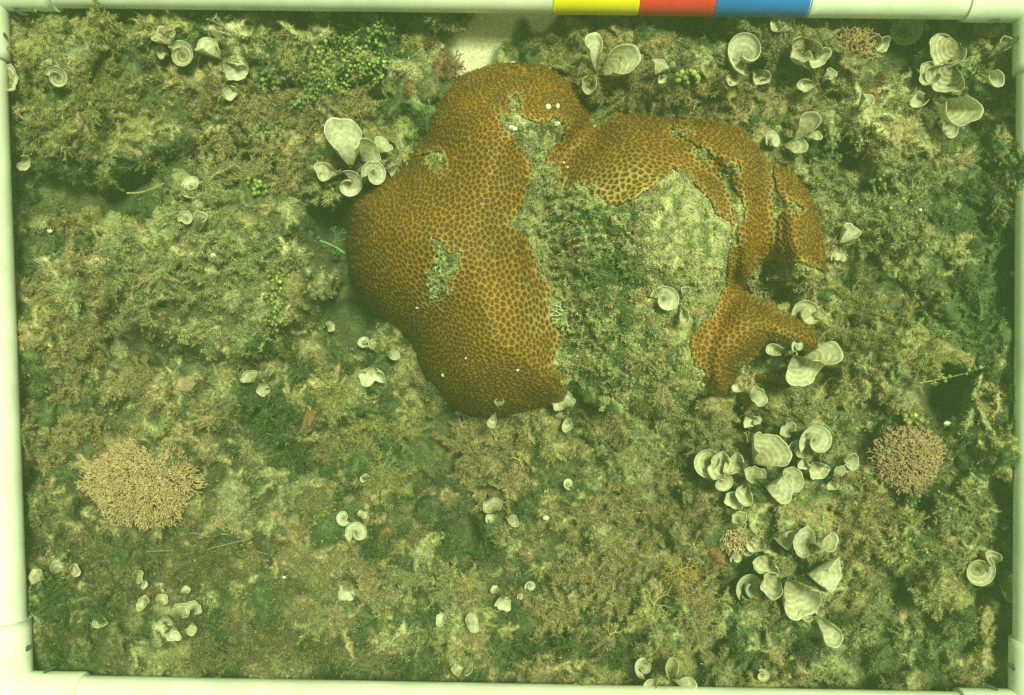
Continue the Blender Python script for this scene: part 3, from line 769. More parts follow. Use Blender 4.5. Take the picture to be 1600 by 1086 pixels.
for a in FZB:
    for _ in range(a[4]):
        x_, y_ = a[0] + rng.normal() * a[2] * .6, a[1] + rng.normal() * a[3] * .6
        if bool(ok_ground(np.array([x_]), np.array([y_]))[0]): bu_.append(x_); bv_.append(y_); br_.append(rng.uniform(26, 44)); bk_.append(a[5])
u = np.concatenate([u, bu_]); v = np.concatenate([v, bv_]); r_ = np.concatenate([r_, br_])
bc = np.concatenate([bc, np.array(KIND)[np.array(bk_)] * rng.uniform(.8, 1.1, (len(bk_), 1))])
bg = r_ > 26
h1, s1 = bushes(u[~bg], v[~bg], zf, bc[~bg], r_[~bg] * 1.05, rng.integers(5, 10, (~bg).sum()), 75)
h1b, s1b = bushes(u[bg], v[bg], zf, bc[bg] * 1.12, r_[bg], rng.integers(13, 19, bg.sum()), 260, (0.2, 0.9))
emit_bush('seaweed_turf', [h1, h1b], [s1, s1b], 'bushy brown, olive and grey green seaweed turf all over the reef', 'seaweed')
print('bushes', len(u), len(h1[0]) // 3)

# (c) weed on the dead top of the coral
def ok_dead(u, v):
    return (dead_sd(u, v) > 3) & coral_here(u, v, 4)
u = rng.uniform(640, 1310, 26000); v = rng.uniform(140, 700, 26000)
pale_dome = np.exp(-((u - 1070) / 72) ** 2 - ((v - 362) / 68) ** 2)
upper = np.exp(-((u - 845) / 40) ** 2 - ((v - 215) / 34) ** 2)
m = ok_dead(u, v) & (rng.random(len(u)) > 0.6 * np.clip(pale_dome * 1.4, 0, 1)) & (rng.random(len(u)) > 0.6 * upper)
u, v = u[m], v[m]
pc = samp(CC, u, v)
k = 11; nn = normal_at(u, v)
B = Pw(u, v, samp(HCo, u, v) + samp(CR, u, v) - 1)
D = unit(nn[:, None] * 0.8 + rng.normal(size=(len(u), k, 3)) * 0.6)
P = B[:, None] + rng.normal(size=(len(u), k, 3)) * np.array([2, 2, .5]) * S
L = rng.uniform(2.0, 5.5, (len(u), k)) * S
felt = hair_tris(P.reshape(-1, 3), D.reshape(-1, 3), L.ravel(), rng.uniform(.9, 2.2, L.size) * S, speckle(pc, len(u), k, .22).reshape(-1, 3))
u = rng.uniform(640, 1310, 4200); v = rng.uniform(140, 700, 4200)
pale_dome = np.exp(-((u - 1070) / 78) ** 2 - ((v - 362) / 74) ** 2); upper = np.exp(-((u - 845) / 44) ** 2 - ((v - 215) / 40) ** 2)
m = (dead_sd(u, v) > 2) & coral_here(u, v, 4) & (rng.random(len(u)) > 1.3 * pale_dome) & (rng.random(len(u)) > 1.2 * upper) & ((dead_sd(u, v) > 9) | (rng.random(len(u)) < .45))
u, v = u[m], v[m]
cen = (0.6 + 0.8 * np.exp(-((u - 870) / 90) ** 2 - ((v - 360) / 110) ** 2))
kk = (rng.random(len(u)) < 0.55 * np.exp(-((u - 960) / 50) ** 2 - ((v - 400) / 90) ** 2) + 0.1)
pc = 1.25 * np.where(kk[:, None], DG * 1.3, np.where((rng.random(len(u)) < .3 + .5 * np.exp(-((u - 1240) / 60) ** 2 - ((v - 440) / 50) ** 2))[:, None], BR, GG * 1.15)) * rng.uniform(.8, 1.2, (len(u), 1))
sel = rng.random(len(u)) < 0.26
u, v, pc, cen = u[sel], v[sel], pc[sel], cen[sel]
bigw = [(838, 352, 30, 0), (862, 322, 24, 0), (812, 345, 17, 0), (885, 345, 30, 0), (928, 318, 27, 0), (905, 305, 18, 0), (945, 330, 20, 1), (852, 385, 24, 0), (878, 372, 26, 1), (898, 408, 26, 2), (868, 418, 17, 2), (920, 380, 28, 0),
        (880, 440, 20, 0), (946, 400, 24, 1), (890, 478, 22, 0), (875, 500, 17, 0), (905, 520, 22, 0), (880, 560, 20, 0), (900, 590, 24, 0), (950, 450, 24, 1), (1000, 470, 18, 2), (842, 265, 16, 0), (850, 290, 20, 0), (1235, 432, 24, 2), (1262, 440, 24, 2), (1215, 425, 16, 1),
        (1040, 600, 24, 2), (960, 620, 26, 0), (1010, 560, 20, 2), (690, 402, 14, 0), (684, 442, 14, 0), (697, 415, 10, 1), (676, 256, 12, 0), (806, 168, 9, 0), (786, 186, 9, 0), (1098, 240, 11, 0), (1240, 327, 8, 0), (1068, 280, 12, 0), (1222, 540, 20, 0), (1200, 560, 18, 1), (1176, 575, 16, 0), (1245, 545, 12, 0), (1160, 600, 14, 2)]
bw = np.array([(a[0], a[1], a[2]) for a in bigw], float)
u = np.concatenate([u, bw[:, 0]]); v = np.concatenate([v, bw[:, 1]])
pc = np.concatenate([pc, np.array([GG * 1.5, DG * 1.8, BR * 1.15])[[a[3] for a in bigw]]])
cen = np.concatenate([cen, bw[:, 2] / 16.0])
h2, s2 = bushes(u, v, lambda a, c: samp(HCo, a, c), pc, rng.uniform(11, 22, len(u)) * cen, np.where(cen > .99, 11, 5) + rng.integers(0, 3, len(u)), 110, (0.1, 0.8))
emit_bush('weed_on_coral', [felt, h2], [s2], 'grey green fuzzy weed growing over the dead middle of the coral', 'seaweed')

# ------------------------------------------------------------------ white measuring frame
FZ = 60.0
def pipe_pts(a, b): return Pw(a[0], a[1], FZ), Pw(b[0], b[1], FZ)
def tube(name, A, B, r0, matl, parent, n=48, r1=None, segs=24, sag=0.0):
    A = np.array(A); B = np.array(B); d = unit(B - A)
    x = unit(np.cross(d, [0, 0, 1.0])); y = np.cross(d, x)
    th = np.arange(n) * 2 * math.pi / n
    ts = np.linspace(0, 1, segs + 1); V = []
    for t in ts:
        c = A + (B - A) * t
        V.append(c + (x * np.cos(th)[:, None] + y * np.sin(th)[:, None]) * r0)
    V = np.concatenate(V)
    i = np.arange(segs)[:, None] * n + np.arange(n)[None]; j = np.arange(segs)[:, None] * n + (np.arange(n)[None] + 1) % n
    F = [np.stack([i, j, j + n, i + n], -1).reshape(-1, 4)]
    # rounded rims and end faces
    for end, sgn in ((0, -1), (segs * n, 1)):
        c = A if end == 0 else B
        ring = (x * np.cos(th)[:, None] + y * np.sin(th)[:, None])
        k1 = len(V); V = np.concatenate([V, c + ring * r0 * 0.95 + d * sgn * r0 * 0.05, (c + d * sgn * r0 * 0.05)[None]])
        a_ = np.arange(n); b2 = (a_ + 1) % n
        F.append(np.stack([a_ + end, b2 + end, b2 + k1, a_ + k1], 1))
        F.append(np.stack([a_ + k1, b2 + k1, np.full(n, k1 + n)], 1))
    Q = np.concatenate([f for f in F if f.shape[1] == 4]); T = np.concatenate([f for f in F if f.shape[1] == 3])
    return mesh_obj(name, V, [Q, T], matl, parent)
fr = empty('quadrat_frame', (0, 0, 0), 'rectangular white plastic pipe frame around the coral, with yellow, red and blue bands', 'measuring frame')
PR = 31.0                      # pipe radius
e_top = ((146, 12), (1450, 27)); e_bot = ((95, 1056), (1500, 1082)); e_left = ((8, 100), (41, 1000)); e_right = ((1591, 100), (1585, 1000))
def offset_line(e, r, side):
    (x0, y0), (x1, y1) = e; d = np.array([x1 - x0, y1 - y0], float); d /= np.linalg.norm(d)
    nrm_ = np.array([-d[1], d[0]]) * side
    k = (HC_ - FZ) / HC_
    p = np.array([x0, y0]) + nrm_ * r * 1.0 / k; return p, d
lt = offset_line(e_top, PR, -1); lb = offset_line(e_bot, PR, 1); ll = offset_line(e_left, PR, 1); lr = offset_line(e_right, PR, -1)
def cross2(l1, l2):
    p, d = l1; q, e = l2
    t = np.linalg.solve(np.array([d, -e]).T, q - p)[0]
    return p + d * t
TL, TR_, BL, BR_ = cross2(lt, ll), cross2(lt, lr), cross2(lb, ll), cross2(lb, lr)
def seg(name, a, b, r, m_): return tube(name, *pipe_pts(a, b), r * S, m_, fr)
def lerp(a, b, t): return a + (b - a) * t
for a, b_ in ((TL, TR_), (BL, BR_), (TL, BL), (TR_, BR_)):
    L_ = np.linalg.norm(b_ - a); seg('pipe', lerp(a, b_, 60 / L_), lerp(a, b_, 1 - 60 / L_), PR, M_pvc)
def at_x(x):
    p, d = lt; return p + d * (x - p[0]) / d[0]
seg('yellow_band', at_x(864), at_x(996.5), PR + 1.0, M_yel)
seg('red_band', at_x(997.5), at_x(1114), PR + 1.2, M_red)
seg('blue_band', at_x(1115), at_x(1258), PR + 1.5, M_blu)
seg('sleeve', at_x(1262), at_x(1560), PR + 1.6, M_pvc)
# corner elbows: a bend between two short sockets, with a dark curved mark at each mouth
def elbow(c, a, b_):
    c3 = Pw(c[0], c[1], FZ); da = unit(Pw(a[0], a[1], FZ) - c3); db = unit(Pw(b_[0], b_[1], FZ) - c3)
    r = (PR + 5.5) * S; n = 40; path = []
    for t in np.linspace(1, 0.25, 8): path.append((c3 + da * r * 3.1 * t))
    for t in np.linspace(0, 1, 9)[1:-1]:
        p = (1 - t) ** 2 * (c3 + da * r * .775) + 2 * t * (1 - t) * c3 + t * t * (c3 + db * r * .775); path.append(p)
    for t in np.linspace(0.25, 1, 8): path.append(c3 + db * r * 3.1 * t)
    path = np.array(path); V = []
    for k_, p in enumerate(path):
        tn = unit(path[min(k_ + 1, len(path) - 1)] - path[max(k_ - 1, 0)])
        x = np.array([0, 0, 1.0]); y = np.cross(tn, x); th = np.arange(n) * 2 * math.pi / n
        V.append(p + (y * np.cos(th)[:, None] + x * np.sin(th)[:, None]) * r)
    # inner rims
    rims = []
    V = np.concatenate(V); m = len(path)
    i = np.arange(m - 1)[:, None] * n + np.arange(n)[None]; j = np.arange(m - 1)[:, None] * n + (np.arange(n)[None] + 1) % n
    F = np.stack([i, j, j + n, i + n], -1).reshape(-1, 4)
    for end, p in ((0, path[0]), ((m - 1) * n, path[-1])):
        k1 = len(V); V = np.concatenate([V, p + (V[end:end + n] - p) * 0.86])
        a_ = np.arange(n); b2 = (a_ + 1) % n
        F = np.concatenate([F, np.stack([a_ + end, b2 + end, b2 + k1, a_ + k1], 1)])
    e = mesh_obj('elbow', V, F, M_pvc, fr)
    return e
EL = {}
for nm, c, a, b_ in (('tl', TL, TR_, BL), ('tr', TR_, TL, BR_), ('bl', BL, TL, BR_), ('br', BR_, BL, TR_)): EL[nm] = elbow(c, a, b_)
def dark_mark(pts, w, par):
    """a short dark curved piece laid at an elbow mouth"""
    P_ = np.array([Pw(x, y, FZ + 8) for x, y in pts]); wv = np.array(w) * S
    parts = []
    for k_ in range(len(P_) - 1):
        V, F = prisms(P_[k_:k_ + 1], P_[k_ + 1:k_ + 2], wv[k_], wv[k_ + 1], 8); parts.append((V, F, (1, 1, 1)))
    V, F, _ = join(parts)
    o = mesh_obj('dark_mark', V, F, M_dark, par)
dark_mark([(20, 11), (27, 17), (34, 22), (45, 23)], [1, 3, 3, .8], EL['tl'])
dark_mark([(-4, 49), (3, 52), (8, 56), (12, 61)], [3, 3.5, 3, 1], EL['tl'])
dark_mark([(34, 1021), (39, 1017), (44, 1012), (52, 1008)], [.8, 3, 3.5, 2], EL['bl'])
dark_mark([(68, 1052), (73, 1048), (79, 1044), (88, 1042)], [.8, 3, 3, 1], EL['bl'])
dark_mark([(1544, 36), (1554, 34), (1561, 29), (1568, 25)], [1, 3, 2.5, .8], EL['tr'])
dark_mark([(1577, 70), (1582, 65), (1590, 60), (1596, 57)], [1.5, 3.5, 3.5, 1], EL['tr'])
dark_mark([(1595, 1052), (1588, 1047), (1581, 1042), (1575, 1036)], [.8, 3, 3.5, 2], EL['br'])
dark_mark([(1560, 1079), (1553, 1075), (1546, 1072), (1538, 1071)], [.8, 2.8, 2.5, 1], EL['br'])

# ------------------------------------------------------------------ fan algae (pale curled blades with concentric lines)
def fan_mesh(r, span, depth=0.5, spiral=0.0, wav=0.08, ruff=0.05, curl=0.12, seed=0, nr=16):
    g = np.random.default_rng(seed)
    whorl = span >= 255
    if whorl: span = g.uniform(400, 460)
    na = max(20, int(span / 4.5)); th = R(1) * np.linspace(-span / 2, span / 2, na)
    s = np.linspace(0.06, 1, nr)
    SS, TT = np.meshgrid(s, th, indexing='ij')
    q = (TT - th[0]) / (th[-1] - th[0])
    lob = 1 + wav * (np.sin(TT * g.uniform(2, 3.4) + g.uniform(0, 6)) + 0.5 * np.sin(TT * g.uniform(5, 8) + g.uniform(0, 6)) + .16 * np.sin(TT * g.uniform(12, 17) + g.uniform(0, 6))) * SS
    lob *= 1 - spiral * q
    lob *= np.clip(np.sin(math.pi * np.clip(q, 0.012, 0.988)), 0, 1) ** (0.30 if span < 130 else 0.22 if span < 220 else 0.12 if span < 335 else 0.0)
    rho = SS * r * lob
    roll = np.clip((q - .66) / .34, 0, 1) * (span > 100) * g.uniform(.6, 1.2); roll2 = np.clip((.22 - q) / .22, 0, 1) * (span > 180) * g.uniform(0, 1)
    rho = rho * (1 - .42 * roll ** 1.5 - .3 * roll2)
    if whorl:      # the margin winds round on itself like a scroll
        rho = SS * r * (0.46 + 0.58 * q ** .8) * (1 + wav * .6 * np.sin(TT * 1.7 + g.uniform(0, 6)) * SS)
    m = np.clip((SS - 0.80) / 0.20, 0, 1)
    rho = rho - r * curl * m ** 2 * 0.9
    z = r * depth * SS ** 1.5 + r * ruff * SS ** 2 * np.sin(TT * g.uniform(2.5, 5) + g.uniform(0, 6)) + r * curl * 0.5 * np.sin(m * 2.6) + r * 0.35 * spiral * q * SS + r * SS * (.38 * np.sin(roll * 1.7) + .25 * roll2)
    if whorl: z = r * (.34 * depth * SS ** 1.5 + .42 * (1 - q) * SS ** .5 + .5 * curl * np.sin(m * 2.4)) - r * .1 * np.sin(SS * 3.1)
    V = np.stack([rho * np.cos(TT), rho * np.sin(TT), z], -1).reshape(-1, 3)
    return V, grid_faces(nr, na), (SS * np.ones_like(TT)).ravel()

def rotm(az, tilt):
    """tilt about the axis across the facing direction, then turn to az"""
    c, s = math.cos(R(tilt)), math.sin(R(tilt)); A = np.array([[c, 0, s], [0, 1, 0], [-s, 0, c]])
    c, s = math.cos(R(az)), math.sin(R(az)); Bm = np.array([[c, -s, 0], [s, c, 0], [0, 0, 1]])
    return Bm @ A
fan_seed = [100]
FANCOL = [(0.50, 0.46, 0.28), (0.54, 0.50, 0.31), (0.38, 0.34, 0.19), (0.62, 0.60, 0.45)]
def frond(root, rl, u, v, r, span, az, depth=.5, spiral=0., tilt=0., lift=20, colr=0, wav=.08, ruff=.06, curl=.12):
    fan_seed[0] += 1
    V, F, rd = fan_mesh(r * (1.28 if span < 130 else 1.2), span, depth * 1.9, spiral, wav * 1.2, ruff * 1.9, curl * 0.7, fan_seed[0])
    tilt = tilt + random.uniform(5, 34) * (span > 130)
    V = V @ rotm(az, tilt).T
    an = np.linspace(0, 6.28, 9); mx = float(np.percentile(samp(HT, u + np.cos(an) * r * .6, v + np.sin(an) * r * .6), 75))
    z0 = max(float(samp(HT, u, v)), mx - 8 if not coral_here(np.array([u]), np.array([v]))[0] else -99) + max(lift, r * .5)
    if v < 70 or u < 20: z0 = min(z0, FZ - PR - 8 - r * .5)
    z0 = max(z0, float(samp(HT, u, v)) + (4 if v < 70 or u < 20 else 6)); lift = z0 - float(samp(HT, u, v))
    dz = min(0, V[:, 2].min() + lift)
    base = Pw(u, v, z0)
    f = (HC_ - z0) / HC_
    W_ = base + V * S * f
    o = mesh_obj('frond', W_ - rl, F, M_fan, root, attrs={'rad': rd, 'dist': rd * r})
    md = o.modifiers.new('thickness', 'SOLIDIFY'); md.thickness = 0.7 * S; md.offset = 0
    cf = np.array(FANCOL[colr]) * random.uniform(.9, 1.1); o.color = (*cf, 1)
    # its short stalk
    foot = Pw(u + random.uniform(-3, 3), v + random.uniform(-3, 3), z0 - lift - 4)
    Vs, Fs = prisms(np.array([foot - rl]), np.array([base - rl + np.array([0, 0, 1.0]) * S]), 2.2 * S, 1.4 * S, 6)
    k_ = mesh_obj('stalk', Vs, Fs, M_fan, o, attrs={'rad': np.full(len(Vs), .1)}); k_.color = (0.3, 0.27, 0.14, 1)

def fan(label, fronds, group=None, name='fan_alga'):
    u = sum(f[0] for f in fronds) / len(fronds); v = sum(f[1] for f in fronds) / len(fronds)
    rl = Pw(u, v, float(samp(HT, u, v)))
    root = empty(name, rl, label, 'fan alga', group or 'pale fan algae scattered over the reef')
    for f in fronds:
        kw = f[-1] if isinstance(f[-1], dict) else {}
        a = f[:-1] if kw else f
        frond(root, rl, *a, **kw)
D_ = dict
# u, v, r, span, facing (0 right, 90 up)
fan('small yellowish cup of fan alga alone near the top left frame corner', [(92, 122, 17, 300, -60, .5, 0, D_(colr=2, curl=.2))])
fan('pair of dull tan fan blades below the top frame pipe, left part', [(266, 70, 20, 250, 120, .4), (286, 88, 20, 260, -60, .5, D_(colr=2)), (262, 82, 12, 220, 200, .4)])
fan('long ear shaped pale blade standing diagonally near the green beads', [(345, 92, 30, 120, 140, .3, 0, 35), (352, 98, 26, 150, -40, .3, 0, 20, D_(lift=22, colr=3))])
fan('small bright ear shaped blade just under the long diagonal one', [(356, 134, 17, 170, -60, .3, 0, 20, D_(colr=3))])
fan('blurred whitish fan at the left frame pipe under the yellow weed', [(36, 250, 16, 180, -40, .4)])
fan('yellowish blade poking out from under the left frame pipe', [(2, 126, 24, 180, 10, .2, D_(colr=2))])
fan('two lobed chalky fan above the left mound', [(302, 296, 18, 270, 100, .5, D_(colr=3)), (312, 308, 12, 240, -70, .5, D_(lift=20))])
fan('tiny round cup with a dark open centre on the left mound', [(292, 343, 12, 355, 0, .9, 0, D_(curl=.22, colr=3))])
fan('thin curved blade edge beside the tiny round cup', [(312, 360, 16, 130, 60, .9, 0, 20)])
fan('big white ruffled fan clump touching the upper left flank of the coral',
    [(548, 262, 50, 110, 95, .35, 0, 10, D_(colr=3, wav=.12, lift=20)), (528, 272, 26, 120, 190, .4, D_(colr=3)), (548, 285, 20, 320, -90, .6, .15, D_(lift=26, colr=3)),
     (584, 272, 19, 320, -30, .6, .15, D_(lift=26, colr=3)), (594, 238, 16, 220, 60, .4, D_(colr=3)), (566, 250, 30, 130, 30, .5, D_(lift=12, colr=1)), (608, 268, 12, 200, 0, .5)])
fan('cream two winged fan standing behind the top of the coral', [(932, 112, 33, 75, 100, .5, 0, 20, D_(colr=3, lift=20)), (938, 116, 46, 95, 18, .35, 0, 0, D_(lift=30, colr=1)), (925, 128, 22, 120, 240, .6)])
fan('small crinkled fan right of the cream two winged fan', [(1024, 116, 15, 220, 70, .5, .1), (1030, 120, 9, 200, -60, .5)])
fan('wide ragged ring of fan blade with a dark hole in its middle', [(1160, 92, 32, 320, 70, .75, .1, D_(colr=3, wav=.14, curl=.2, lift=10)), (1178, 108, 20, 150, -60, .4, D_(lift=8)), (1148, 118, 18, 130, -110, .3, D_(lift=8))])
fan('frilly tan fan clump hanging below the blue pipe band', [(1256, 60, 34, 200, -100, .5, .1, D_(wav=.12)), (1240, 50, 26, 170, 150, .4, D_(colr=2)), (1268, 82, 20, 220, -60, .5, D_(lift=22)), (1252, 84, 14, 240, -110, .5, D_(lift=24))])
fan('small curled fan scrap below the frilly clump', [(1276, 132, 17, 150, 200, .8, 0, 20), (1286, 122, 13, 170, 30, .5, D_(colr=3))])
fan('pair of smooth olive blades under the white pipe sleeve', [(1350, 50, 26, 180, -80, .3, D_(colr=2)), (1362, 66, 20, 150, -30, .3, D_(colr=2))])
fan('round smooth blade left of the long leaning sheets', [(1412, 50, 24, 260, 200, .3, D_(colr=2)), (1430, 44, 14, 150, 20, .4)])
fan('long leaning stack of wide blades near the top right frame corner', [(1500, 70, 44, 140, 215, .2, 0, 10, D_(colr=2, lift=26)), (1490, 100, 40, 150, 240, .25, 0, 10, D_(colr=2, lift=18)), (1520, 52, 36, 150, 40, .2, 0, D_(colr=2, lift=26)), (1462, 112, 26, 160, 200, .3, D_(colr=2))])
fan('large folded skirt shaped fan in the upper right', [(1458, 155, 54, 80, -62, .5, 0, 0, D_(lift=22, colr=1)), (1444, 160, 22, 120, 190, .6, 0, 10, D_(colr=3)), (1470, 186, 26, 90, -70, .3, D_(lift=12))])
fan('bright tipped narrow blade beside the right frame pipe', [(1528, 112, 24, 80, -50, .6, 0, 10, D_(colr=3)), (1545, 90, 26, 70, 50, .5, D_(colr=2))])
fan('bright disc and pointed wing at the upper right edge of the coral', [(1203, 220, 14, 330, 0, .5, D_(colr=3, lift=22)), (1240, 222, 34, 70, 60, .5, 0, 0, D_(colr=1)), (1225, 226, 28, 90, -20, .3), (1258, 214, 18, 70, 0, .3)])
fan('pinkish ragged fan tuft in the upper right weed', [(1342, 172, 18, 150, 60, .4, D_(colr=2, wav=.15))])
fan('bright shell like fan at the right edge of the coral', [(1312, 380, 20, 170, 60, .6, 0, 10, D_(colr=3)), (1304, 402, 8, 300, 0, .6, D_(colr=3)), (1314, 404, 7, 300, 0, .6, D_(colr=3))])
fan('curled horseshoe shaped fan on the dead middle of the coral', [(1036, 468, 22, 290, -35, .65, .22, D_(colr=3, curl=.18, lift=16))])
fan('slim stalked twist of blade right of the horseshoe fan', [(1064, 478, 26, 60, -90, .5, 0, 0), (1066, 464, 14, 90, 80, .7, D_(colr=3))])
fan('smooth cream cup opening left on the lower right coral', [(1252, 490, 23, 280, -10, .7, .15, D_(colr=1, curl=.2, lift=18)), (1270, 492, 14, 120, 10, .4)])
fan('wide triangular cape of blade over the lower right coral', [(1240, 556, 40, 150, -60, .3, 0, 0, D_(colr=1, lift=14)), (1250, 562, 46, 60, 15, .3, 0, 0, D_(lift=16)), (1226, 552, 32, 50, 165, .4), (1243, 542, 10, 300, 30, .6, D_(colr=3, lift=30))])
fan('two stacked round blades below the lower right coral tip', [(1172, 620, 18, 240, 20, .5, .1, D_(colr=3)), (1160, 612, 12, 150, 150, .5, D_(colr=3)), (1166, 650, 13, 220, -60, .4, D_(colr=3)), (1178, 655, 8, 240, -20, .4)])
fan('biggest clump of ringed scrolls, left of the four disc clump',
    [(1112, 722, 26, 280, 160, .5, .1), (1136, 730, 22, 240, 170, .6, .1, D_(colr=1, lift=20)), (1178, 724, 44, 190, 60, .4, .1, D_(lift=22, colr=1)), (1160, 735, 24, 200, 150, .6, .2, D_(lift=28)),
     (1126, 750, 16, 320, -80, .6, .1), (1196, 760, 34, 140, 5, .3, 0, D_(lift=26, colr=3)), (1214, 752, 30, 180, 30, .35, .1, D_(lift=18, colr=1)), (1178, 748, 17, 240, 120, .6, D_(lift=30)),
     (1156, 772, 18, 240, 220, .4, D_(colr=3)), (1168, 756, 22, 150, 240, .5)])
fan('cluster of four round discs right of the biggest clump of ringed scrolls', [(1232, 676, 14, 250, 140, .6, .1, D_(colr=3)), (1270, 688, 25, 340, 0, .55, .12, D_(colr=3, lift=20)), (1242, 702, 17, 350, 0, .6, D_(colr=1, lift=22)), (1270, 722, 19, 220, -60, .4, D_(colr=1)), (1256, 716, 14, 150, -90, .3)])
fan('small ear fan and scraps left of the pink coralline dome', [(1319, 716, 14, 250, -10, .7, .1, D_(colr=3)), (1302, 742, 15, 120, 60, .4), (1298, 752, 12, 130, -100, .4, D_(colr=1)), (1312, 732, 12, 120, 20, .3)])
fan('broad clump of ringed scrolls below the small pink tuft',
    [(1152, 812, 13, 240, 110, .6, .1, D_(colr=1)), (1188, 838, 22, 200, 200, .4), (1208, 838, 22, 160, 0, .5, .1, D_(lift=18)), (1200, 868, 24, 200, -120, .4), (1262, 852, 28, 200, 150, .4, .12, D_(colr=3, lift=20)), (1270, 848, 26, 110, 20, .4, 0, D_(colr=1, lift=20)),
     (1166, 915, 23, 310, 0, .65, .25, D_(colr=3, curl=.18, lift=20)), (1216, 900, 26, 200, 200, .6, .1, D_(colr=1, lift=22)), (1230, 905, 46, 150, -60, .35, .05, D_(colr=1, lift=14)), (1262, 896, 38, 150, 10, .35, .1, D_(colr=3, lift=18)), (1178, 858, 14, 200, 160, .5)])
fan('small round nub of blade left of the broad scroll clump', [(1148, 871, 9, 320, 0, .6)])
fan('single bright half moon fan near the bottom right', [(1276, 962, 38, 75, -55, .35, 0, D_(colr=3, lift=18)), (1270, 955, 22, 70, 190, .4)])
fan('large brownish ringed blades beside the lower right frame pipe', [(1526, 888, 24, 300, 200, .4, .1, D_(colr=2)), (1552, 884, 20, 140, 120, .4, D_(colr=2)), (1560, 904, 34, 90, -55, .3, 0, D_(colr=1, lift=20)), (1532, 916, 16, 160, 60, .4, D_(colr=2))])
fan('round pale blade resting on the lower edge of the coral', [(884, 636, 20, 250, 120, .3, D_(colr=3)), (886, 650, 20, 70, -90, .2)])
fan('thin upright pale blade at the bottom tip of the coral', [(778, 636, 14, 90, 80, .5), (774, 645, 20, 60, -110, .3)])
fan('white butterfly shaped fan below the left flank of the coral', [(584, 572, 24, 200, -90, .3, 0, D_(colr=3, wav=.14, lift=20)), (606, 556, 16, 90, 10, .4, D_(colr=3, lift=22)), (570, 536, 10, 260, 100, .4, D_(colr=3)), (588, 550, 18, 60, 110, .4)])
fan('small spiral fan, white, left of the yellow green weed', [(556, 833, 18, 345, 30, .6, .25, D_(colr=3, curl=.2)), (537, 810, 11, 320, 100, .5, .1, D_(colr=3)), (564, 808, 8, 250, 60, .4)])
fan('dull grey pair of blades below the brown fingered weed', [(773, 798, 17, 220, 110, .4), (790, 808, 18, 90, -10, .4), (776, 806, 12, 140, 200, .4)])
fan('tiny faint cup among the weed under the coral', [(887, 757, 8, 260, 60, .5, D_(colr=3))])
fan('lumpy white fan on the bottom left of centre', [(545, 908, 20, 220, -100, .4, 0, D_(colr=3, wav=.16)), (562, 906, 14, 200, 0, .5, D_(wav=.16)), (536, 898, 10, 200, 150, .4)])
fan('pale nugget like fan with two tiny blades right of it', [(782, 932, 15, 250, -60, .4, 0, D_(colr=3, wav=.14)), (776, 926, 9, 200, 120, .4), (812, 932, 5, 300, 0, .5, D_(colr=3))])
fan('tiny bright knob above right of the nugget like fan', [(828, 915, 8, 330, 0, .7, D_(colr=3))])
fan('two round blades near the bottom, left of centre', [(697, 970, 11, 250, 150, .5, D_(colr=3)), (728, 974, 16, 220, 30, .4, D_(colr=3))])
fan('faint ruffled blade against the bottom frame pipe', [(720, 1062, 22, 190, 90, .4, D_(wav=.12))])
fan('bright knob and long crescent blade at the bottom pipe', [(1003, 1044, 15, 300, 60, .5, D_(colr=3)), (1046, 1060, 40, 50, 95, .4), (1050, 1062, 28, 60, 10, .4, D_(colr=3)), (1024, 1062, 16, 120, 200, .4)])
fan('tiny curl in the yellow green weed left of the brown fingers', [(575, 748, 8, 250, 160, .6, .1)])
fan('small faint cup just above the bottom pipe, right part', [(1190, 1054, 10, 260, -100, .5)])
fan('lone crescent blade near the lower left', [(156, 956, 17, 140, -60, .5, 0, D_(colr=1))])
fan('knobbly pale clump of many small blades in the lower left',
    [(232, 942, 12, 250, 150, .5, D_(colr=1)), (250, 945, 12, 200, 60, .5), (262, 962, 24, 180, -80, .3, D_(colr=1, lift=20)), (280, 962, 18, 160, 60, .4, D_(lift=22)), (272, 978, 20, 120, -60, .3, D_(colr=3, lift=20)), (304, 952, 12, 240, 60, .5, D_(colr=3)), (300, 972, 14, 130, -50, .5, D_(colr=1)), (292, 928, 9, 200, 90, .5)])
fan('brownish crumpled blades beside the left pipe low down', [(70, 905, 15, 230, 150, .4, D_(colr=2)), (90, 900, 20, 180, 60, .3, D_(colr=2)), (108, 893, 14, 160, 20, .3, D_(colr=2))])
fan('small dull blade above the knobbly lower left clump', [(210, 902, 14, 150, 20, .4, D_(colr=2)), (222, 910, 8, 200, -20, .4)])
fan('moustache shaped pair of blades on the lower left mound', [(398, 596, 17, 190, 130, .45, .15, D_(colr=1, curl=.18)), (414, 598, 14, 190, -80, .45, D_(colr=1)), (420, 592, 22, 45, 62, .5)])
fan('small dull disc left of the orange tinted weed', [(512, 512, 9, 240, 20, .5)])

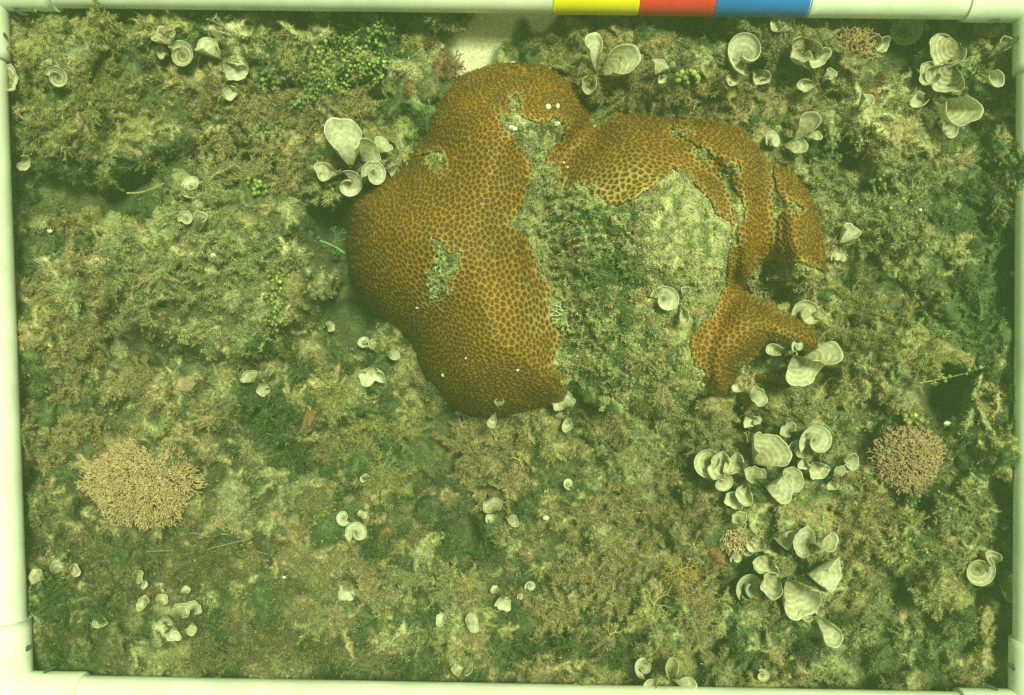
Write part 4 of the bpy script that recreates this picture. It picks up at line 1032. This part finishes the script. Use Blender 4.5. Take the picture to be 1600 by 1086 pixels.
# ------------------------------------------------------------------ pink coralline algae: domes of stubby forked twigs
def coralline(label, u, v, ru, rv, n, colr, tw=2.0, ln=13, hh=0.55):
    z = float(samp(HT, u, v)); rl = Pw(u, v, z)
    A, B_, ra, rb, Cc = [], [], [], [], []
    for i in range(n):
        # even points on a half dome
        ph = i * 2.39996; q = (i + .5) / n; sr = math.sqrt(q)
        d = np.array([math.cos(ph) * sr, math.sin(ph) * sr, math.sqrt(1 - 0.93 * q)])
        kb = 0.78 + 0.5 * (fbm(np.array([u + d[0] * ru]), np.array([v + d[1] * rv]), 30, 231)[0] - .5)
        base = np.array([d[0] * ru * kb, d[1] * rv * kb, d[2] * ru * hh * kb - 6])
        dr = unit(d + rng.normal(size=3) * .35)
        L0 = ln * rng.uniform(.6, 1.1); tip = base + dr * L0; c = np.array(colr) * rng.uniform(.75, 1.25)
        A.append(base); B_.append(tip); ra.append(tw * .9); rb.append(tw * .75); Cc.append(c)
        for f_ in range(rng.integers(2, 5)):
            d2 = unit(dr + rng.normal(size=3) * .75); t2 = tip + d2 * L0 * rng.uniform(.3, .6)
            A.append(tip); B_.append(t2); ra.append(tw * .75); rb.append(tw * .6); Cc.append(c * 1.05)
            if rng.random() < .55:
                d3 = unit(d2 + rng.normal(size=3) * .7); A.append(t2); B_.append(t2 + d3 * L0 * .3); ra.append(tw * .6); rb.append(tw * .5); Cc.append(c * 1.25)
    V, F = prisms(np.array(A) * S, np.array(B_) * S, np.array(ra) * S, np.array(rb) * S, 4)
    o = mesh_obj('coralline_alga', V + rl, F, M_twig, colr=np.repeat(np.array(Cc), len(V) // len(A), axis=0), shade=True, loc=rl)
    tag(o, label, 'coralline alga', 'pinkish coralline algae')
coralline('large pinkish tan dome of stubby twigs in the lower left', 222, 752, 97, 68, 1700, (0.42, 0.30, 0.175), 1.25, 10)
coralline('compact reddish pink dome of twigs near the right frame pipe', 1418, 716, 58, 56, 900, (0.37, 0.25, 0.15), 1.2, 9)
coralline('little pinkish tuft beside the broad scroll clump', 1148, 836, 30, 26, 230, (0.42, 0.31, 0.20), 1.3, 9)
coralline('rosy tuft of twigs hanging below the white pipe sleeve', 1332, 78, 30, 34, 160, (0.36, 0.24, 0.13), 1.2, 15, .7)
coralline('speckled pink tuft on the dead right side of the coral', 1190, 450, 22, 20, 110, (0.42, 0.36, 0.22), 1.2, 5, .3)

# ------------------------------------------------------------------ branching sprigs (thin golden or orange forks)
def sprig(label, u, v, az, L0, colr, depth=5, w=1.4, n0=3, fan_=0.5, lift=14, cat='branching alga'):
    z = float(samp(HT, u, v)); rl = Pw(u, v, z); A, B_, ra, rb = [], [], [], []
    def grow(p, a, L, k, w_):
        el = rng.uniform(-.1, .35)
        d = np.array([math.cos(a), math.sin(a), el]); q = p + d * L
        A.append(p); B_.append(q); ra.append(w_); rb.append(w_ * .85)
        if k > 0:
            for s_ in ((-1, 1) if rng.random() < .8 else (rng.choice([-1, 1]),)):
                grow(q, a + s_ * rng.uniform(.25, .75), L * rng.uniform(.65, .95), k - 1, w_ * .82)
    for i in range(n0): grow(np.array([0, 0, lift - 6.]), R(az) + (i - (n0 - 1) / 2) * fan_, L0, depth - 1, w)
    A.append(np.array([0, 0, -6.])); B_.append(np.array([0, 0, lift - 5.])); ra.append(w); rb.append(w)
    V, F = prisms(np.array(A) * S, np.array(B_) * S, np.array(ra) * S, np.array(rb) * S, 5)
    o = mesh_obj('branching_alga', V + rl, F, M_twig, colr=np.array(colr), loc=rl)
    tag(o, label, cat, 'thin branching algae')
sprig('golden forked sprig over the dark gap below the coral', 817, 742, 92, 13, (0.50, 0.42, 0.15), 4, 1.5, 1)
sprig('thin yellowish forks left of the golden sprig', 775, 688, 90, 9, (0.34, 0.30, 0.13), 4, 1.1, 2)
sprig('orange brown wiry bush right of bottom centre', 1062, 888, 180, 9, (0.40, 0.23, 0.05), 5, 1.0, 7, .9)
sprig('loose wiry tan forks below the orange brown bush', 1020, 942, 20, 10, (0.40, 0.33, 0.14), 4, 1.0, 4, 1.2)
sprig('small yellow forked tip near the bottom, right of centre', 952, 990, 70, 9, (0.38, 0.36, 0.13), 3, 1.2, 3, .7)
sprig('orange wiry forks in the weed under the blue pipe band', 1322, 60, -80, 11, (0.48, 0.24, 0.07), 5, 1.3, 4, .5)
sprig('reddish ferny sprig reaching over the sand', 706, 104, 32, 8, (0.15, 0.085, 0.05), 4, 1.3, 3, .8)
sprig('bluish green forked blades in the crevice left of the coral', 524, 378, -30, 9, (0.09, 0.14, 0.07), 4, 1.5, 4, 1.2)
sprig('pale yellow forked tips in the weed right of the coral tip', 1165, 690, 60, 8, (0.38, 0.33, 0.12), 3, 1.1, 3)
sprig('white wiry forks on the dead side of the coral foot', 885, 492, 200, 8, (0.42, 0.44, 0.28), 4, 1.5, 4, .7)

# ------------------------------------------------------------------ grape algae: little green beads on runners
def grape(label, u, v, ru, rv, n, colr, rb_=3.2):
    m = 0; P_ = []
    tries = 0
    while len(P_) < n and tries < n * 60:
        tries += 1
        a, r0 = rng.uniform(0, 6.283), math.sqrt(rng.random())
        x, y = u + math.cos(a) * r0 * ru, v + math.sin(a) * r0 * rv
        zz = float(samp(HT, x, y)) + rng.uniform(8, 24)
        if coral_here(np.array([x]), np.array([y]), -10)[0]: continue
        w = Pw(x, y, zz)
        if all(np.linalg.norm(w - q) > rb_ * 1.35 * S for q in P_): P_.append(w)
    P_ = np.array(P_); rl = Pw(u, v, float(samp(HT, u, v)))
    root = empty('grape_alga', rl, label, 'grape alga', 'green grape algae')
    C = np.array(colr) * np.exp(rng.normal(-.1, .3, (len(P_), 1)))
    V, F = spheres(P_ - rl, rng.uniform(.6, 1.2, len(P_)) * rb_ * S)
    b_ = mesh_obj('beads', V, F, M_bead, root, colr=np.repeat(C, len(ICO_V), axis=0)); b_['kind'] = 'stuff'
    order = np.argsort(P_[:, 0] + 0.3 * P_[:, 1]); A = P_[order][:-1] - rl; B2 = P_[order][1:] - rl
    near = np.linalg.norm(A - B2, axis=1) < 26 * S
    dn = P_ - rl; foot = dn - np.array([0, 0, 1.0]) * 12 * S + rng.normal(size=dn.shape) * 2 * S
    A = np.concatenate([A[near] - np.array([0, 0, 4 * S]), foot]); B2 = np.concatenate([B2[near] - np.array([0, 0, 4 * S]), dn])
    V, F = prisms(A, B2, .8 * S, .8 * S, 5)
    mesh_obj('runner', V, F, M_bead, root, colr=np.array((0.13, 0.22, 0.06)))
gy = (0.27, 0.33, 0.10); gb = (0.18, 0.25, 0.10)
grape('dense patch of bright green beads left of the sand channel', 545, 98, 62, 48, 300, gy, 2.9)
grape('scattered green beads between the diagonal blade and the dense patch', 445, 140, 58, 34, 90, gb, 3.6)
grape('green beads just below the top pipe by the dark weed', 588, 42, 34, 18, 34, gy, 3.0)
grape('green beads in the dark weed above the big white fan clump', 420, 215, 40, 28, 28, gb, 3.4)
grape('yellow green beads above the left mound', 408, 275, 24, 30, 28, gy, 3.6)
grape('bright yellow green chain of beads on the right of the left mound', 428, 470, 15, 56, 70, (0.30, 0.35, 0.11), 2.8)
grape('few yellow beads on the lower edge of the left mound', 178, 640, 14, 40, 9, gy, 3.2)
grape('green beads in the weed right of the lower coral branches', 1336, 518, 28, 18, 12, gy, 3.8)
grape('yellow green beads right of the coral among tan weed', 1398, 315, 36, 50, 34, (0.33, 0.36, 0.12), 2.8)
grape('yellow beads at the mouth of the dark hole', 1432, 650, 24, 14, 14, (0.42, 0.40, 0.12), 4.0)
grape('small yellow green beads by the large folded fan', 1494, 112, 14, 26, 16, gy, 3.0)
grape('green beads in the dark weed right of the broad scroll clump', 1400, 858, 60, 24, 24, gy, 3.2)
grape('few green beads in the weed below the pink dome on the right', 1450, 800, 60, 34, 16, gy, 3.0)
grape('yellowish soft beads right of the crinkled fan', 1074, 122, 20, 14, 18, (0.36, 0.38, 0.12), 4.4)

# strands: long thin runners lying over the weed
def strand(label, pts, w, colr, beads=(), lift=18, name='runner_strand'):
    P_ = [Pw(x, y, max(float(samp(HT, x, y)), -20) + lift) for x, y in pts]
    rl = P_[0]; P_ = np.array(P_)
    # smooth the run
    for _ in range(2):
        Q = [P_[0]]
        for a, b_ in zip(P_[:-1], P_[1:]): Q += [a * .75 + b_ * .25, a * .25 + b_ * .75]
        P_ = np.array(Q + [P_[-1]])
    V, F = prisms(P_[:-1], P_[1:], w * S, w * S, 6)
    o = mesh_obj(name, V, F, M_twig, colr=np.array(colr), loc=rl)
    tag(o, label, 'strand', 'thin strands lying over the weed')
    if beads:
        Bp = np.array([Pw(x, y, max(float(samp(HT, x, y)), -20) + lift + 2) for x, y in beads]) - rl
        for p_ in Bp:
            V, F = spheres(p_[None], rng.uniform(2.4, 4.2) * S); mesh_obj('bead', V, F, M_bead, o, colr=np.array(gy))
strand('pale runner with green beads stretched across the dark hole', [(1424, 600), (1446, 597), (1470, 592), (1500, 586), (1536, 574)], 1.1, (0.32, 0.34, 0.2), [(1473, 590), (1477, 595), (1484, 588), (1510, 584), (1514, 578), (1532, 574)], 30)
strand('thin yellow blade over the dark hollow above the left mound', [(198, 302), (222, 301), (240, 294), (256, 287)], 1.4, (0.36, 0.34, 0.13))
strand('short yellow thread above the small two lobed fan', [(358, 262), (378, 266), (396, 270)], 1.0, (0.40, 0.36, 0.12))
strand('greyish wavy strand below the pinkish tan dome', [(284, 836), (305, 832), (325, 840), (345, 834), (362, 836), (380, 850), (400, 862), (418, 866)], 1.3, (0.22, 0.20, 0.13), (), 12)
strand('second greyish strand crossing under the wavy one', [(230, 862), (270, 860), (310, 864), (340, 854), (366, 848), (390, 842)], 1.2, (0.20, 0.19, 0.12), (), 11)
strand('green blade bent over the crevice beside the coral', [(500, 376), (514, 381), (528, 388), (538, 396)], 1.8, (0.17, 0.32, 0.15))
strand('tan thread right of the coral in the olive weed', [(1296, 306), (1306, 300), (1316, 293)], 1.0, (0.42, 0.38, 0.18))

# ------------------------------------------------------------------ stones and shell bits
def lump(name, label, cat, u, v, ru, rv, rz, colr, rot=0, group=None, matl=None, lift=0, rough=.14, seedn=0):
    g = np.random.default_rng(seedn + int(u * 7 + v)); na, nb = 28, 16
    th = np.linspace(0, 2 * math.pi, na, endpoint=False); ph = np.linspace(-math.pi / 2, math.pi / 2, nb)
    PH, TH = np.meshgrid(ph, th, indexing='ij')
    X = np.cos(PH) * np.cos(TH); Y = np.cos(PH) * np.sin(TH); Z = np.sin(PH)
    k = 1 + rough * (np.sin(X * 3.1 + g.uniform(0, 6)) * np.sin(Y * 3.7 + g.uniform(0, 6)) + .7 * np.sin(Z * 5 + X * 4 + g.uniform(0, 6)) + .5 * np.sin(Y * 9 + g.uniform(0, 6)) * np.sin(X * 8))
    V = np.stack([X * ru * k, Y * rv * k, Z * rz * k], -1)
    c, s = math.cos(R(rot)), math.sin(R(rot)); V = V @ np.array([[c, s, 0], [-s, c, 0], [0, 0, 1]])
    i = np.arange(nb - 1)[:, None] * na + np.arange(na)[None]; j = np.arange(nb - 1)[:, None] * na + (np.arange(na)[None] + 1) % na
    F = np.stack([i, j, j + na, i + na], -1).reshape(-1, 4)
    rl = Pw(u, v, float(samp(HT, u, v)) + lift)
    o = mesh_obj(name, V.reshape(-1, 3) * S + rl, F, matl or M_stone, loc=rl)
    o.color = (*colr, 1); tag(o, label, cat, group); return o
gs = 'stones showing through the weed'
lump('stone', 'pinkish tan stone among the weed below the left mound', 'stone', 286, 604, 21, 15, 10, (0.32, 0.25, 0.15), 40, gs, lift=5, rough=.3)
lump('sponge', 'long reddish brown sponge below the left mound', 'sponge', 484, 652, 11, 30, 11, (0.17, 0.105, 0.05), -20, None, lift=7, rough=.3)
lump('sea_squirt', 'greenish translucent blob in the notch at the top of the coral', 'sea squirt', 945, 178, 17, 15, 12, (0.34, 0.37, 0.22), 0, None, lift=10, rough=.08)
lump('pebble', 'small peach pebble on the weedy middle of the coral', 'pebble', 963, 342, 7, 6, 6, (0.52, 0.38, 0.22), 0, None, lift=10)
gsh = 'white shell bits lying on the coral'
for lb, u, v, a, b_, ro in (('white angular shell bit on the upper coral, left of a pair', 856, 167, 5, 4.5, 20), ('oval white shell bit on the upper coral, right of a pair', 871, 167, 3.6, 5.5, -25),
        ('white chip at the very top edge of the coral', 801, 98, 5, 2.6, 10), ('bright white shell bit in the upper dead patch of the coral', 809, 184, 6.5, 4, -15),
        ('dull white chip below the bright bit in the upper dead patch', 801, 200, 7, 4, -20), ('cream chip in the right corner of the upper dead patch', 870, 193, 6, 3.5, 15),
        ('tiny white speck on the right lobe of the coral', 881, 254, 2.4, 2.0, 0), ('tiny speck beside another on the right lobe of the coral', 887, 261, 2.2, 1.8, 0),
        ('tiny white speck on the lower left lobe of the coral', 692, 586, 2.2, 3.2, 20), ('tiny cream speck below the middle dead patch of the coral', 652, 481, 3.0, 1.8, 10),
        ('tiny yellowish speck low on the left lobe of the coral', 809, 578, 2.4, 2.2, 0), ('tiny pale speck near the bottom of the left coral lobe', 728, 560, 1.8, 1.8, 0)):
    lump('shell_bit', lb, 'shell bit', u, v, a * .85, b_ * .85, max(1.8, b_ * .5), (1, 1, 1), ro, gsh, M_shell, lift=2.2, rough=.12)
gw = 'small white shell bits in the weed'
for lb, u, v, a in (('glinting white bit in the weed right of the coral', 1351, 329, 3.4), ('white bit in the green weed on the left mound', 333, 399, 4), ('tiny white bit by the left pipe at mid height', 78, 361, 4),
                    ('white bit beside the right frame pipe', 1583, 428, 6), ('bright cream bit below the dark hole', 1480, 662, 5), ('tiny glint at the right above the olive weed', 1438, 328, 2.6),
                    ('little white bit left of the lumpy white fan', 444, 902, 2.8), ('pale oval pebble under the dull grey blades', 853, 809, 4.5)):
    lump('shell_bit', lb, 'shell bit', u, v, a, a * .8, a * .7, (1, 1, 1), 0, gw, M_shell, lift=16)

# ------------------------------------------------------------------ the green water between the camera and the reef
bm_v = np.array([(x, y, z) for z in (-1.1, 1.0) for y in (-40, 40) for x in (-40, 40)], float)
bm_f = np.array([(0, 2, 3, 1), (4, 5, 7, 6), (0, 1, 5, 4), (2, 6, 7, 3), (0, 4, 6, 2), (1, 3, 7, 5)])
M_w = bpy.data.materials.new('water_haze'); M_w.use_nodes = True
nt = M_w.node_tree; nt.nodes.clear()
mo = nt.nodes.new('ShaderNodeOutputMaterial'); pv = nt.nodes.new('ShaderNodeVolumePrincipled')
pv.inputs['Color'].default_value = (0.58, 0.80, 0.38, 1); pv.inputs['Density'].default_value = 0.23
pv.inputs['Anisotropy'].default_value = 0.2
nt.links.new(pv.outputs[0], mo.inputs['Volume'])
hz = mesh_obj('haze', bm_v, bm_f, M_w, shade=False)
tag(hz, 'green tinted sea water over the reef', kind='stuff')
